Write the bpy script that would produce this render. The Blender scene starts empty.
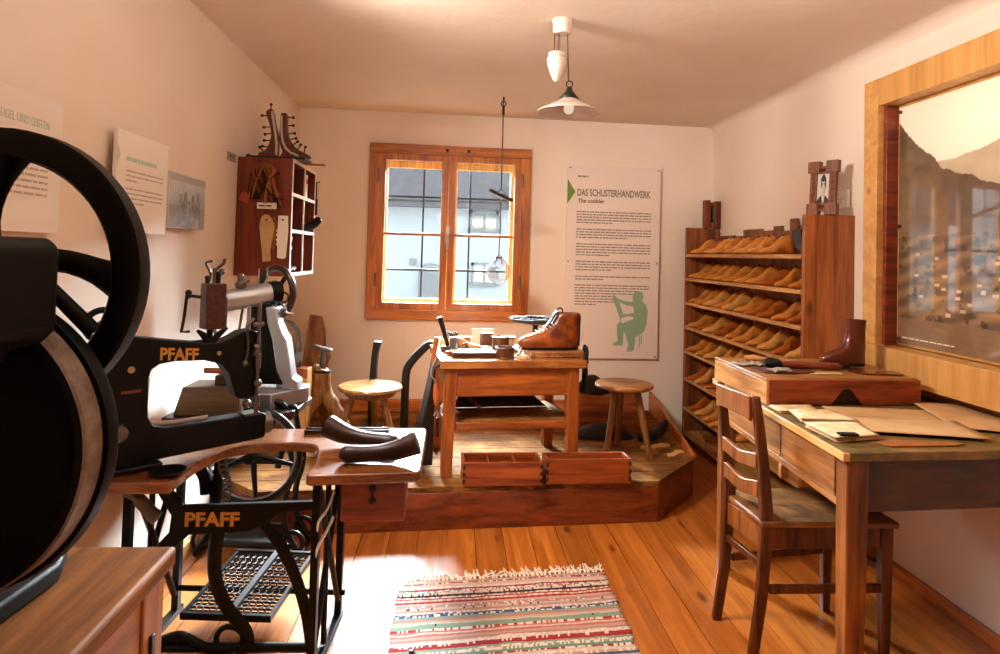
import bpy, bmesh, math, random
from math import sin, cos, pi, radians as R, sqrt, atan2, floor, exp
from mathutils import Matrix, Vector
random.seed(7)
sc = bpy.context.scene
COL = sc.collection

# ------------------------------------------------------------------ helpers
def lin(c):
    c = c / 255.0
    return c / 12.92 if c <= 0.04045 else ((c + 0.055) / 1.055) ** 2.4
def hx(s, a=1.0):
    s = s.lstrip('#')
    return (lin(int(s[0:2], 16)), lin(int(s[2:4], 16)), lin(int(s[4:6], 16)), a)

def TR(x=0, y=0, z=0, rz=0, rx=0, ry=0):
    return Matrix.Translation((x, y, z)) @ Matrix.Rotation(rz, 4, 'Z') @ Matrix.Rotation(ry, 4, 'Y') @ Matrix.Rotation(rx, 4, 'X')

def frame_m(o, ax, ay, az):
    """matrix whose local x, y, z run along the three given directions"""
    m = Matrix.Identity(4)
    for i, a in enumerate((ax, ay, az)):
        a = Vector(a).normalized()
        for k in range(3):
            m[k][i] = a[k]
    m.translation = Vector(o)
    return m

class MB:
    def __init__(s, T=None):
        s.v = []; s.f = []; s.mi = []; s.cur = 0
        s.T = T if T is not None else Matrix.Identity(4)
    def pv(s, p):
        s.v.append(s.T @ Vector(p)); return len(s.v) - 1
    def face(s, idx):
        s.f.append(tuple(idx)); s.mi.append(s.cur)
    def box(s, p0, p1, M=None):
        x0, y0, z0 = p0; x1, y1, z1 = p1
        ps = [(x0,y0,z0),(x1,y0,z0),(x1,y1,z0),(x0,y1,z0),(x0,y0,z1),(x1,y0,z1),(x1,y1,z1),(x0,y1,z1)]
        if M is not None: ps = [M @ Vector(p) for p in ps]
        b = [s.pv(p) for p in ps]
        for q in ((0,3,2,1),(4,5,6,7),(0,1,5,4),(1,2,6,5),(2,3,7,6),(3,0,4,7)):
            s.face([b[i] for i in q])
        return s
    def cbox(s, c, size, M=None):
        return s.box([c[i]-size[i]/2 for i in range(3)], [c[i]+size[i]/2 for i in range(3)], M)
    def ring(s, pts): return [s.pv(p) for p in pts]
    def bridge(s, a, b):
        n = len(a)
        for i in range(n):
            s.face((a[i], a[(i+1) % n], b[(i+1) % n], b[i]))
    def loft(s, rings, cap0=True, cap1=True):
        rs = [s.ring(r) for r in rings]
        for a, b in zip(rs, rs[1:]): s.bridge(a, b)
        if cap0: s.face(list(reversed(rs[0])))
        if cap1: s.face(rs[-1])
        return s
    def tube(s, pts, r, n=10, closed=False, sq=None):
        pts = [Vector(p) for p in pts]; m = len(pts)
        rr = r if isinstance(r, (list, tuple)) else [r] * m
        rings = []; nrm = None
        for i, p in enumerate(pts):
            if closed: t = pts[(i+1) % m] - pts[i-1]
            else: t = pts[min(i+1, m-1)] - pts[max(i-1, 0)]
            t = t.normalized() if t.length > 1e-9 else Vector((0,0,1))
            if nrm is None:
                h = Vector((0,0,1)) if abs(t.z) < .9 else Vector((1,0,0))
                nrm = (h - t * h.dot(t)).normalized()
            else:
                q = nrm - t * nrm.dot(t)
                nrm = q.normalized() if q.length > 1e-6 else nrm
            bi = t.cross(nrm)
            a, b = (1, 1) if sq is None else sq
            rings.append([p + nrm * (cos(2*pi*k/n) * rr[i] * a) + bi * (sin(2*pi*k/n) * rr[i] * b) for k in range(n)])
        if closed:
            rs = [s.ring(x) for x in rings]
            for i in range(m): s.bridge(rs[i], rs[(i+1) % m])
        else: s.loft(rings)
        return s
    def cyl(s, p, q, r, r2=None, n=16):
        return s.tube([p, q], [r, r if r2 is None else r2], n)
    def lathe(s, prof, M=None, n=24, cap=False):
        M = M or Matrix.Identity(4)
        rs = []
        for (r, z) in prof:
            r = max(r, 1e-4)
            rs.append(s.ring([M @ Vector((r*cos(2*pi*k/n), r*sin(2*pi*k/n), z)) for k in range(n)]))
        for a, b in zip(rs, rs[1:]): s.bridge(a, b)
        if cap or prof[0][0] < 2e-3: s.face(list(reversed(rs[0])))
        if cap or prof[-1][0] < 2e-3: s.face(rs[-1])
        return s
    def prism(s, poly, h, M=None):
        M = M or Matrix.Identity(4)
        a = s.ring([M @ Vector((x, y, 0)) for x, y in poly])
        b = s.ring([M @ Vector((x, y, h)) for x, y in poly])
        s.bridge(a, b); s.face(list(reversed(a))); s.face(b)
        return s
    def ball(s, c, r, nu=14, nv=8, M=None):
        rx, ry, rz = (r, r, r) if not isinstance(r, (tuple, list)) else r
        c = Vector(c); rings = []
        for j in range(nv + 1):
            t = -pi/2 + pi * j / nv; k = max(cos(t), .01)
            ps = [Vector((rx*k*cos(2*pi*i/nu), ry*k*sin(2*pi*i/nu), rz*sin(t))) for i in range(nu)]
            rings.append([(c + (M @ p if M is not None else p)) for p in ps])
        return s.loft(rings)
    def torus(s, c, Rr, r, M=None, n=32, m=8, sq=None):
        M = M or Matrix.Identity(4)
        pts = [Vector(c) + (M @ Vector((Rr*cos(2*pi*i/n), Rr*sin(2*pi*i/n), 0))) for i in range(n)]
        return s.tube(pts, r, m, True, sq)
    def build(s, name, mat, parent=None, bevel=0, seg=2, ang=38, stuff=False):
        me = bpy.data.meshes.new(name)
        vs = s.v
        o = bpy.data.objects.new(name, me); COL.objects.link(o)
        if parent is not None:
            o.parent = parent
            inv = wm(parent).inverted()
            vs = [inv @ p for p in vs]
        else:
            xs = [p.x for p in vs]; ys = [p.y for p in vs]; zs = [p.z for p in vs]
            c = Vector(((min(xs)+max(xs))/2, (min(ys)+max(ys))/2, min(zs)))
            o.location = c; vs = [p - c for p in vs]
        me.from_pydata([tuple(p) for p in vs], [], s.f)
        for m in (mat if isinstance(mat, (list, tuple)) else [mat]): me.materials.append(m)
        me.polygons.foreach_set('material_index', s.mi)
        bm = bmesh.new(); bm.from_mesh(me)
        bmesh.ops.recalc_face_normals(bm, faces=bm.faces[:])
        bm.to_mesh(me); bm.free()
        me.polygons.foreach_set('use_smooth', [True] * len(me.polygons))
        me.set_sharp_from_angle(angle=R(ang))
        me.update()
        if bevel:
            b = o.modifiers.new('bevel', 'BEVEL'); b.width = bevel; b.segments = seg
            b.limit_method = 'ANGLE'; b.angle_limit = R(40); b.harden_normals = False
        if stuff: o['kind'] = 'stuff'
        return o

def wm(o):
    m = o.matrix_basis.copy(); p = o.parent
    while p is not None:
        m = p.matrix_basis @ m; p = p.parent
    return m

def tag(o, label, cat, group=None):
    o['label'] = label; o['category'] = cat
    if group: o['group'] = group
    return o
def thing(name, label, cat, T=None, group=None):
    o = bpy.data.objects.new(name, None); COL.objects.link(o)
    o.empty_display_size = .05
    if isinstance(T, (tuple, list)): T = Matrix.Translation(T)
    if T is not None: o.matrix_basis = T
    return tag(o, label, cat, group)
def structure(o):
    o['kind'] = 'structure'; return o
def copy_tree(o, T, label=None):
    def rec(x, par):
        c = x.copy(); COL.objects.link(c)
        if par is not None: c.parent = par
        for ch in [k for k in KIDS.get(x.name, [])]:
            rec(ch, c)
        return c
    c = rec(o, None); c.matrix_basis = T
    if label: c['label'] = label
    return c
KIDS = {}
def reg(root):
    """remember the children of a prototype so that copies take them along"""
    for o in COL.objects:
        if o.parent is not None: KIDS.setdefault(o.parent.name, [])
    KIDS.clear()
    for o in COL.objects:
        if o.parent is not None: KIDS.setdefault(o.parent.name, []).append(o)

def arc(cx, cy, r, a0, a1, n):
    return [(cx + r*cos(a0+(a1-a0)*i/n), cy + r*sin(a0+(a1-a0)*i/n)) for i in range(n+1)]
def smooth_path(pts, k=6):
    """Catmull-Rom through the points"""
    P = [Vector(p) for p in pts]; out = []
    for i in range(len(P)-1):
        p0 = P[max(i-1,0)]; p1 = P[i]; p2 = P[i+1]; p3 = P[min(i+2,len(P)-1)]
        for j in range(k):
            t = j / k
            out.append(0.5*((2*p1)+(p2-p0)*t+(2*p0-5*p1+4*p2-p3)*t*t+(3*p1-p0-3*p2+p3)*t*t*t))
    out.append(P[-1]); return out
def spiral(cx, cz, r0, r1, a0, turns, n=24):
    return [(cx + (r0+(r1-r0)*i/n)*cos(a0+turns*2*pi*i/n), cz + (r0+(r1-r0)*i/n)*sin(a0+turns*2*pi*i/n)) for i in range(n+1)]

# ------------------------------------------------------------------ text
def text_mb(body, size, M, depth=.0008, align='LEFT', bold=0.0, shear=0, xs=1.0):
    cu = bpy.data.curves.new('t', 'FONT'); cu.body = body; cu.size = size
    cu.align_x = align; cu.extrude = depth / 2; cu.offset = bold; cu.shear = shear; cu.resolution_u = 3
    o = bpy.data.objects.new('t', cu); COL.objects.link(o)
    dg = bpy.context.evaluated_depsgraph_get()
    me = bpy.data.meshes.new_from_object(o.evaluated_get(dg))
    mb = MB()
    for v in me.vertices: mb.pv(M @ Vector((v.co.x * xs, v.co.y, v.co.z)))
    for p in me.polygons: mb.face(p.vertices[:])
    w = max((v.co.x for v in me.vertices), default=0) * xs
    bpy.data.objects.remove(o); bpy.data.curves.remove(cu); bpy.data.meshes.remove(me)
    return mb, w
def word_bars(mb, M, w, n, pitch, h, last=.5, rnd=None, z=.0006, widths=None):
    """rows of word-length strokes standing in for print too small to read"""
    rnd = rnd or random
    for i in range(n):
        W = w if widths is None else widths[i]
        if i == n-1: W *= last
        x = 0
        while x < W - .004:
            l = min(rnd.uniform(.012, .05), W - x)
            mb.box((x, -i*pitch-h, 0), (x+l, -i*pitch, z), M)
            x += l + .006

# ------------------------------------------------------------------ materials
MATS = {}
def nodes(name):
    m = bpy.data.materials.new(name); m.use_nodes = True
    nt = m.node_tree; nt.nodes.clear()
    out = nt.nodes.new('ShaderNodeOutputMaterial'); b = nt.nodes.new('ShaderNodeBsdfPrincipled')
    nt.links.new(b.outputs[0], out.inputs[0])
    return m, nt, b, out
def N(nt, t, **kw):
    n = nt.nodes.new(t)
    for k, v in kw.items():
        if k in n.inputs: n.inputs[k].default_value = v
        else: setattr(n, k, v)
    return n
def plain(name, col, rough=.5, metal=0, spec=None, coat=0, bump=0, bscale=60, var=0, vcol=None, vscale=14, sheen=0):
    if name in MATS: return MATS[name]
    m, nt, b, out = nodes(name)
    c = hx(col) if isinstance(col, str) else col
    b.inputs['Base Color'].default_value = c
    b.inputs['Roughness'].default_value = rough; b.inputs['Metallic'].default_value = metal
    if spec is not None: b.inputs['Specular IOR Level'].default_value = spec
    b.inputs['Coat Weight'].default_value = coat; b.inputs['Coat Roughness'].default_value = .12
    if sheen: b.inputs['Sheen Weight'].default_value = sheen
    tc = N(nt, 'ShaderNodeTexCoord')
    if var:
        nz = N(nt, 'ShaderNodeTexNoise', Scale=vscale, Detail=6.0, Roughness=.65)
        nt.links.new(tc.outputs['Object'], nz.inputs['Vector'])
        rp = N(nt, 'ShaderNodeValToRGB'); rp.color_ramp.elements[0].position = .5 - var; rp.color_ramp.elements[1].position = .5 + var
        rp.color_ramp.elements[0].color = hx(vcol); rp.color_ramp.elements[1].color = c
        nt.links.new(nz.outputs[0], rp.inputs[0]); nt.links.new(rp.outputs[0], b.inputs['Base Color'])
    if bump:
        nb = N(nt, 'ShaderNodeTexNoise', Scale=bscale, Detail=5.0)
        nt.links.new(tc.outputs['Object'], nb.inputs['Vector'])
        bp = N(nt, 'ShaderNodeBump', Strength=bump, Distance=.004)
        nt.links.new(nb.outputs[0], bp.inputs['Height']); nt.links.new(bp.outputs[0], b.inputs['Normal'])
    MATS[name] = m; return m

def wood(name, dark, light, axis='X', rough=.45, scale=1.0, knot=.0, wear=None, spec=.5, coat=0, contrast=.22):
    """long-grained timber: stretched noise along one axis, streaks, optional knots and worn patches"""
    if name in MATS: return MATS[name]
    m, nt, b, out = nodes(name); L = nt.links.new
    tc = N(nt, 'ShaderNodeTexCoord'); oi = N(nt, 'ShaderNodeObjectInfo')
    off = N(nt, 'ShaderNodeVectorMath', operation='SCALE'); 
    cmb = N(nt, 'ShaderNodeCombineXYZ')
    for k in 'XYZ': L(oi.outputs['Random'], cmb.inputs[k])
    L(cmb.outputs[0], off.inputs[0]); off.inputs['Scale'].default_value = 23.0
    add = N(nt, 'ShaderNodeVectorMath', operation='ADD'); L(tc.outputs['Object'], add.inputs[0]); L(off.outputs[0], add.inputs[1])
    mp = N(nt, 'ShaderNodeMapping')
    st = {'X': (1.6, 22, 22), 'Y': (22, 1.6, 22), 'Z': (22, 22, 1.6)}[axis]
    mp.inputs['Scale'].default_value = [q * scale for q in st]; L(add.outputs[0], mp.inputs['Vector'])
    n1 = N(nt, 'ShaderNodeTexNoise', Scale=1.0, Detail=7.0, Roughness=.6, Distortion=.8); L(mp.outputs[0], n1.inputs['Vector'])
    mp2 = N(nt, 'ShaderNodeMapping'); mp2.inputs['Scale'].default_value = [q * scale * 4 for q in st]; L(add.outputs[0], mp2.inputs['Vector'])
    n2 = N(nt, 'ShaderNodeTexNoise', Scale=1.0, Detail=3.0); L(mp2.outputs[0], n2.inputs['Vector'])
    mx = N(nt, 'ShaderNodeMath', operation='MULTIPLY_ADD'); L(n2.outputs[0], mx.inputs[0]); mx.inputs[1].default_value = .35
    L(n1.outputs[0], mx.inputs[2])
    rp = N(nt, 'ShaderNodeValToRGB'); e = rp.color_ramp.elements
    e[0].position = .66 - contrast*.72; e[1].position = .68 + contrast*.72
    dk, lt = hx(dark), hx(light); e[0].color = (dk[0]*.64, dk[1]*.54, dk[2]*.44, 1); e[1].color = (lt[0]*.96, lt[1]*.86, lt[2]*.66, 1)
    L(mx.outputs[0], rp.inputs[0]); colo = rp.outputs[0]
    if knot:
        mpk = N(nt, 'ShaderNodeMapping'); sk = {'X': (1.6, 3.4, 3.4), 'Y': (3.4, 1.6, 3.4), 'Z': (3.4, 3.4, 1.6)}[axis]
        mpk.inputs['Scale'].default_value = sk; L(add.outputs[0], mpk.inputs['Vector'])
        vo = N(nt, 'ShaderNodeTexVoronoi', Scale=1.6); L(mpk.outputs[0], vo.inputs['Vector'])
        kr = N(nt, 'ShaderNodeValToRGB'); kr.color_ramp.elements[0].position = .05; kr.color_ramp.elements[1].position = .13
        kr.color_ramp.elements[0].color = (knot, knot, knot, 1); kr.color_ramp.elements[1].color = (0, 0, 0, 1)
        L(vo.outputs['Distance'], kr.inputs[0])
        mk = N(nt, 'ShaderNodeMix', data_type='RGBA'); L(kr.outputs[0], mk.inputs[0]); L(colo, mk.inputs[6])
        d = hx(dark); mk.inputs[7].default_value = (d[0]*.3, d[1]*.25, d[2]*.25, 1); colo = mk.outputs[2]
    if wear:
        nw = N(nt, 'ShaderNodeTexNoise', Scale=4.5, Detail=7.0, Roughness=.7); L(add.outputs[0], nw.inputs['Vector'])
        wr = N(nt, 'ShaderNodeValToRGB'); wr.color_ramp.elements[0].position = .48; wr.color_ramp.elements[1].position = .68
        L(nw.outputs[0], wr.inputs[0])
        mw = N(nt, 'ShaderNodeMix', data_type='RGBA'); L(wr.outputs[0], mw.inputs[0]); L(colo, mw.inputs[6]); mw.inputs[7].default_value = hx(wear); colo = mw.outputs[2]
    L(colo, b.inputs['Base Color'])
    b.inputs['Roughness'].default_value = rough; b.inputs['Specular IOR Level'].default_value = spec
    b.inputs['Coat Weight'].default_value = coat; b.inputs['Coat Roughness'].default_value = .2
    bp = N(nt, 'ShaderNodeBump', Strength=.4, Distance=.003); L(mx.outputs[0], bp.inputs['Height']); L(bp.outputs[0], b.inputs['Normal'])
    MATS[name] = m; return m

def picture(name, w, h, nx, ny, fn, M, mat, parent=None):
    """a flat print: a fine grid whose colours are drawn by fn(u, v) -> (r, g, b) in 0..255"""
    mb = MB(M)
    for j in range(ny+1):
        for i in range(nx+1): mb.pv((w*i/nx, h*j/ny, 0))
    for j in range(ny):
        for i in range(nx):
            a = j*(nx+1)+i; mb.face((a, a+1, a+nx+2, a+nx+1))
    cols = []
    for j in range(ny+1):
        for i in range(nx+1):
            c = fn(i/nx, j/ny); cols += [lin(max(0, min(255, c[0]))), lin(max(0, min(255, c[1]))), lin(max(0, min(255, c[2]))), 1]
    o = mb.build(name, mat, parent)
    at = o.data.color_attributes.new('print', 'FLOAT_COLOR', 'POINT'); at.data.foreach_set('color', cols)
    return o
def print_mat(name, rough=.25, coat=0):
    m, nt, b, out = nodes(name)
    a = N(nt, 'ShaderNodeVertexColor', layer_name='print'); nt.links.new(a.outputs[0], b.inputs['Base Color'])
    b.inputs['Roughness'].default_value = rough; b.inputs['Coat Weight'].default_value = coat; b.inputs['Coat Roughness'].default_value = .03
    return m
def vnoise(x, y, s=0):
    def h(i, j):
        n = (i*374761393 + j*668265263 + s*982451653) & 0xffffffff
        n = ((n ^ (n >> 13)) * 1274126177) & 0xffffffff
        return ((n ^ (n >> 16)) & 0xffff) / 65535.0
    i, j = floor(x), floor(y); u, v = x-i, y-j; u = u*u*(3-2*u); v = v*v*(3-2*v)
    return (h(i,j)*(1-u)+h(i+1,j)*u)*(1-v) + (h(i,j+1)*(1-u)+h(i+1,j+1)*u)*v
def fbm(x, y, s=0, o=4):
    t = 0; a = .5
    for k in range(o):
        t += a*vnoise(x*2**k, y*2**k, s+k); a *= .5
    return t
# ------------------------------------------------------------------ shared materials
W_PINE   = wood('pine orange', '#a4541c', '#d4823a', 'X', .42, 1, .75)
W_PINEZ  = wood('pine orange upright', '#a4541c', '#d4823a', 'Z', .42, 1, .75)
W_PINEY  = wood('pine orange along', '#a4541c', '#d4823a', 'Y', .42, 1, .75)
W_LIGHTX = wood('pale frame pine', '#cf9a58', '#e6bb7e', 'X', .4, .55, .8, contrast=.42)
W_LIGHTY = wood('pale frame pine along', '#cf9a58', '#e6bb7e', 'Y', .4, .55, .8, contrast=.42)
W_LIGHTZ = wood('pale frame pine upright', '#cf9a58', '#e6bb7e', 'Z', .4, .55, .8, contrast=.42)
W_RED    = wood('red brown board', '#5c2413', '#8f4222', 'X', .4, .8, .6, wear='#7a3a1c')
W_REDZ   = wood('red brown board upright', '#6a2a18', '#94462a', 'Z', .45, .8, .6)
W_BENCH  = wood('bench beech', '#7c3c14', '#bd6c2e', 'X', .38, 1, .5, wear='#8a4018')
W_BENCHZ = wood('bench beech upright', '#7c3a12', '#b8682a', 'Z', .4, 1, .3)
W_BENCHT = wood('bench top', '#a0602c', '#cc9054', 'X', .24, 1, .3, wear='#84481e', coat=.3)
W_WORN   = wood('worn platform boards', '#52331a', '#8c5e30', 'X', .8, 1.1, .4, wear='#a0703a', spec=.1)
W_DARK   = wood('dark walnut', '#1e0e07', '#3c1e0f', 'X', .4, 1, 0, spec=.3)
W_TABLE  = wood('varnished table board', '#6b3a1e', '#96603a', 'X', .24, 1, 0, coat=.6)
W_CHAIR  = wood('chair old oak', '#6a3a16', '#a8642a', 'Z', .42, 1.2, 0, wear='#8b5a2a')
W_CHAIRX = wood('chair old oak seat', '#4e2c12', '#8e5e30', 'X', .48, 1.0, .5, wear='#a87440')
W_LAST   = wood('shoe last beech', '#d07a2a', '#f0ae5c', 'X', .32, .8, 0, contrast=.42)
W_LASTP  = wood('shoe last pale beech', '#d89444', '#f6c680', 'X', .32, .8, 0, contrast=.42)
W_LASTD  = wood('shoe last dark beech', '#a8541c', '#d27c36', 'X', .34, .8, 0, contrast=.42)
W_CHEST  = wood('chest softwood', '#6e4420', '#a87444', 'Y', .6, .8, .5, wear='#6a421e', contrast=.3, spec=.08)
W_CHESTY = wood('chest softwood along', '#8a5228', '#b9783c', 'Y', .45, 1, .4)
W_LOG    = wood('debarked branch', '#7c4d22', '#b98a50', 'Z', .55, 1.2, .6)
W_STOOL  = wood('stool wood', '#6a4020', '#9a6a3a', 'Z', .42, 1.2, 0)
W_SEAT   = wood('stool seat', '#8f6238', '#c0935e', 'X', .22, 1.2, .5, wear='#a87a4a', coat=.5)
IRON   = plain('black japanned iron', '#030303', .42, 0, .2, .0)
IRON2  = plain('black cast iron', '#0b0a09', .5, 0, .35)
STEEL  = plain('bright steel', '#b9bbbd', .28, 1.0)
STEELD = plain('dull steel', '#6c665f', .42, 1.0, bump=.15)
RUST   = plain('rusty steel rim', '#8d7f74', .5, .25, var=.2, vcol='#55392a', vscale=26, bump=.2)
GOLD   = plain('gold lettering', '#c8903c', .4, .2)
LEATH  = plain('brown leather', '#8d4a1c', .36, 0, .5, .2, bump=.15, bscale=90, var=.22, vcol='#6a2c10', vscale=9)
LEATHD = plain('dark leather', '#1c0f09', .55, 0, .22, 0, bump=.2, bscale=80)
LEATHR = plain('red brown leather', '#5d1f12', .25, 0, .5, .4, bump=.1, bscale=60)
LEATHT = plain('tan leather', '#a86632', .5, 0, .4, 0, bump=.2, bscale=70, var=.2, vcol='#84481e', vscale=12)
PAPER  = plain('old paper', '#e2d2b4', .8, var=.2, vcol='#cdb48a', vscale=8)
PAPERW = plain('white paper', '#efe6d6', .8)
KRAFT  = plain('tan pattern card', '#cfa97a', .8, var=.2, vcol='#b98e5c', vscale=6)
WHITE  = plain('white board', '#ece6de', .5)
PORC   = plain('white porcelain', '#cdbbae', .18, 0, .5, .4)
PANELW = plain('display panel white', '#e9dcd3', .45)
INK    = plain('grey print', '#8a7c74', .8)
INKD   = plain('dark print', '#5a4a42', .8)
GREEN  = plain('green print', '#8fae90', .7)
GREEND = plain('olive print', '#6f8a3c', .7)
MINT   = plain('pale mint print', '#b4cfc2', .7)
BLACKP = plain('black cloth', '#0d0b0a', .75, sheen=.2)

# plaster
def plaster(name, col, col2):
    m, nt, b, out = nodes(name); L = nt.links.new
    tc = N(nt, 'ShaderNodeTexCoord')
    n = N(nt, 'ShaderNodeTexNoise', Scale=1.3, Detail=5.0); L(tc.outputs['Object'], n.inputs['Vector'])
    rp = N(nt, 'ShaderNodeValToRGB'); rp.color_ramp.elements[0].position = .35; rp.color_ramp.elements[1].position = .65
    rp.color_ramp.elements[0].color = hx(col2); rp.color_ramp.elements[1].color = hx(col)
    L(n.outputs[0], rp.inputs[0]); L(rp.outputs[0], b.inputs['Base Color']); b.inputs['Roughness'].default_value = .9
    b.inputs['Specular IOR Level'].default_value = .2
    nb = N(nt, 'ShaderNodeTexNoise', Scale=9.0, Detail=8.0, Roughness=.6); L(tc.outputs['Object'], nb.inputs['Vector'])
    bp = N(nt, 'ShaderNodeBump', Strength=.16, Distance=.02); L(nb.outputs[0], bp.inputs['Height']); L(bp.outputs[0], b.inputs['Normal'])
    return m
PLAST = plaster('cream plaster', '#efe4d8', '#e8d9ca')
PLASTC = plaster('ceiling plaster', '#e4d8cb', '#dacbbb')

# ------------------------------------------------------------------ room shell
ZC = 2.40
def xl(y): return -1.34 - .0733*(y-2.715)          # left wall line
def xr(y): return 1.812 - .0635*(y-2.521)          # right wall line
def yb(x): return 4.72 + .1077*(x+1.487)           # back wall line
Y0 = -1.6
def quad_prism(mb, q, z0, z1):
    mb.prism([(x, y) for x, y in q], z1-z0, Matrix.Translation((0, 0, z0)))
mb = MB(); quad_prism(mb, [(xl(Y0-.2)-.3, Y0-.2), (xl(Y0-.2), Y0-.2), (xl(4.72)+.0, 4.72), (xl(5.4)-.3, 5.4)], -.1, ZC+.12)
structure(mb.build('wall_left', PLAST))
mb = MB(); quad_prism(mb, [(xr(Y0-.2), Y0-.2), (xr(Y0-.2)+.3, Y0-.2), (xr(5.6)+.3, 5.6), (xr(5.06), 5.06)], -.1, ZC+.12)
structure(mb.build('wall_right', PLAST))
mb = MB(); quad_prism(mb, [(-2.0, Y0-.25), (2.6, Y0-.25), (2.6, Y0), (-2.0, Y0)], -.1, ZC+.12)
structure(mb.build('wall_front', PLAST))
# back wall with its window opening; local x runs along the wall from the left corner
BA = atan2(.1077, 1)
BT = Matrix.Translation((-1.487, 4.72, 0)) @ Matrix.Rotation(BA, 4, 'Z')
def bx(x): return (x+1.487)/cos(BA)                 # world x on the wall face -> local x
WX0, WX1, WZ0, WZ1 = bx(-.915), bx(.16), .935, 2.10
TH = .34
mb = MB(BT)
mb.box((-.2, 0, -.1), (WX0, TH, ZC+.12)); mb.box((WX1, 0, -.1), (3.5, TH, ZC+.12))
mb.box((WX0, 0, -.1), (WX1, TH, WZ0)); mb.box((WX0, 0, WZ1), (WX1, TH, ZC+.12))
structure(mb.build('wall_back', PLAST))
# ceiling with a soft cove along the right wall
mb = MB()
mb.box((-2.1, Y0-.3, ZC), (2.7, 5.7, ZC+.12))
rg = []
for y in (Y0, 5.06):
    x = xr(y)
    rg.append([(x+.02, y, ZC+.02), (x+.02, y, ZC-.05)] + [(x - .06*(1-cos(t)), y, ZC-.05+.05*sin(t)) for t in [k*pi/2/8 for k in range(9)]] + [(x-.06, y, ZC+.02)])
mb.loft(rg)
structure(mb.build('ceiling', PLASTC))

# floor boards
m, nt, b, out = nodes('floor boards'); L = nt.links.new
tc = N(nt, 'ShaderNodeTexCoord'); sp = N(nt, 'ShaderNodeSeparateXYZ')
mp0 = N(nt, 'ShaderNodeMapping'); mp0.inputs['Rotation'].default_value = (0, 0, -.068); L(tc.outputs['Object'], mp0.inputs['Vector']); L(mp0.outputs[0], sp.inputs[0])
dv = N(nt, 'ShaderNodeMath', operation='DIVIDE'); L(sp.outputs['X'], dv.inputs[0]); dv.inputs[1].default_value = .135
fl = N(nt, 'ShaderNodeMath', operation='FLOOR'); L(dv.outputs[0], fl.inputs[0])
wn = N(nt, 'ShaderNodeTexWhiteNoise', noise_dimensions='1D'); L(fl.outputs[0], wn.inputs['W'])
of = N(nt, 'ShaderNodeMath', operation='MULTIPLY'); L(wn.outputs['Value'], of.inputs[0]); of.inputs[1].default_value = 40
cx = N(nt, 'ShaderNodeCombineXYZ'); L(of.outputs[0], cx.inputs['Y']); L(of.outputs[0], cx.inputs['Z'])
ad = N(nt, 'ShaderNodeVectorMath', operation='ADD'); L(mp0.outputs[0], ad.inputs[0]); L(cx.outputs[0], ad.inputs[1])
mp = N(nt, 'ShaderNodeMapping'); mp.inputs['Scale'].default_value = (17, 1.3, 1); L(ad.outputs[0], mp.inputs['Vector'])
n1 = N(nt, 'ShaderNodeTexNoise', Scale=1.0, Detail=7.0, Roughness=.6, Distortion=1.0); L(mp.outputs[0], n1.inputs['Vector'])
rp = N(nt, 'ShaderNodeValToRGB'); e = rp.color_ramp.elements; e[0].position = .3; e[1].position = .72; e[0].color = hx('#914a14'); e[1].color = hx('#cc7a2e')
L(n1.outputs[0], rp.inputs[0])
hs = N(nt, 'ShaderNodeHueSaturation'); L(rp.outputs[0], hs.inputs['Color'])
mr = N(nt, 'ShaderNodeMapRange'); mr.inputs['To Min'].default_value = .78; mr.inputs['To Max'].default_value = 1.18; L(wn.outputs['Value'], mr.inputs['Value']); L(mr.outputs[0], hs.inputs['Value'])
mpk = N(nt, 'ShaderNodeMapping'); mpk.inputs['Scale'].default_value = (7.4, 2.6, 1); L(ad.outputs[0], mpk.inputs['Vector'])
vo = N(nt, 'ShaderNodeTexVoronoi', Scale=1.0); L(mpk.outputs[0], vo.inputs['Vector'])
kr = N(nt, 'ShaderNodeValToRGB'); kr.color_ramp.elements[0].position = .06; kr.color_ramp.elements[1].position = .15
kr.color_ramp.elements[0].color = (.85, .85, .85, 1); kr.color_ramp.elements[1].color = (0, 0, 0, 1); L(vo.outputs['Distance'], kr.inputs[0])
mk = N(nt, 'ShaderNodeMix', data_type='RGBA'); L(kr.outputs[0], mk.inputs[0]); L(hs.outputs[0], mk.inputs[6]); mk.inputs[7].default_value = hx('#5a2208')
L(mk.outputs[2], b.inputs['Base Color'])
nr = N(nt, 'ShaderNodeTexNoise', Scale=3.0, Detail=5.0); L(tc.outputs['Object'], nr.inputs['Vector'])
rr = N(nt, 'ShaderNodeMapRange'); rr.inputs['To Min'].default_value = .24; rr.inputs['To Max'].default_value = .44; L(nr.outputs[0], rr.inputs['Value']); L(rr.outputs[0], b.inputs['Roughness'])
b.inputs['Specular IOR Level'].default_value = .55
bp = N(nt, 'ShaderNodeBump', Strength=.2, Distance=.003); L(n1.outputs[0], bp.inputs['Height']); L(bp.outputs[0], b.inputs['Normal'])
FLOOR = m
FT = Matrix.Rotation(.068, 4, 'Z')
mb = MB(); mb.box((-2.1, Y0-.3, -.12), (2.7, 5.7, -.012))
mb.T = FT
k = -15
while k < 22:
    x = k*.135; mb.box((x+.0019, Y0-.2, -.02), (x+.135-.0019, 5.5, 0)); k += 1
fo = mb.build('floor', FLOOR); 
# keep the texture frame at the world origin
off = fo.location.copy(); fo.data.transform(Matrix.Translation(off)); fo.location = (0, 0, 0)
structure(fo)

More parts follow.
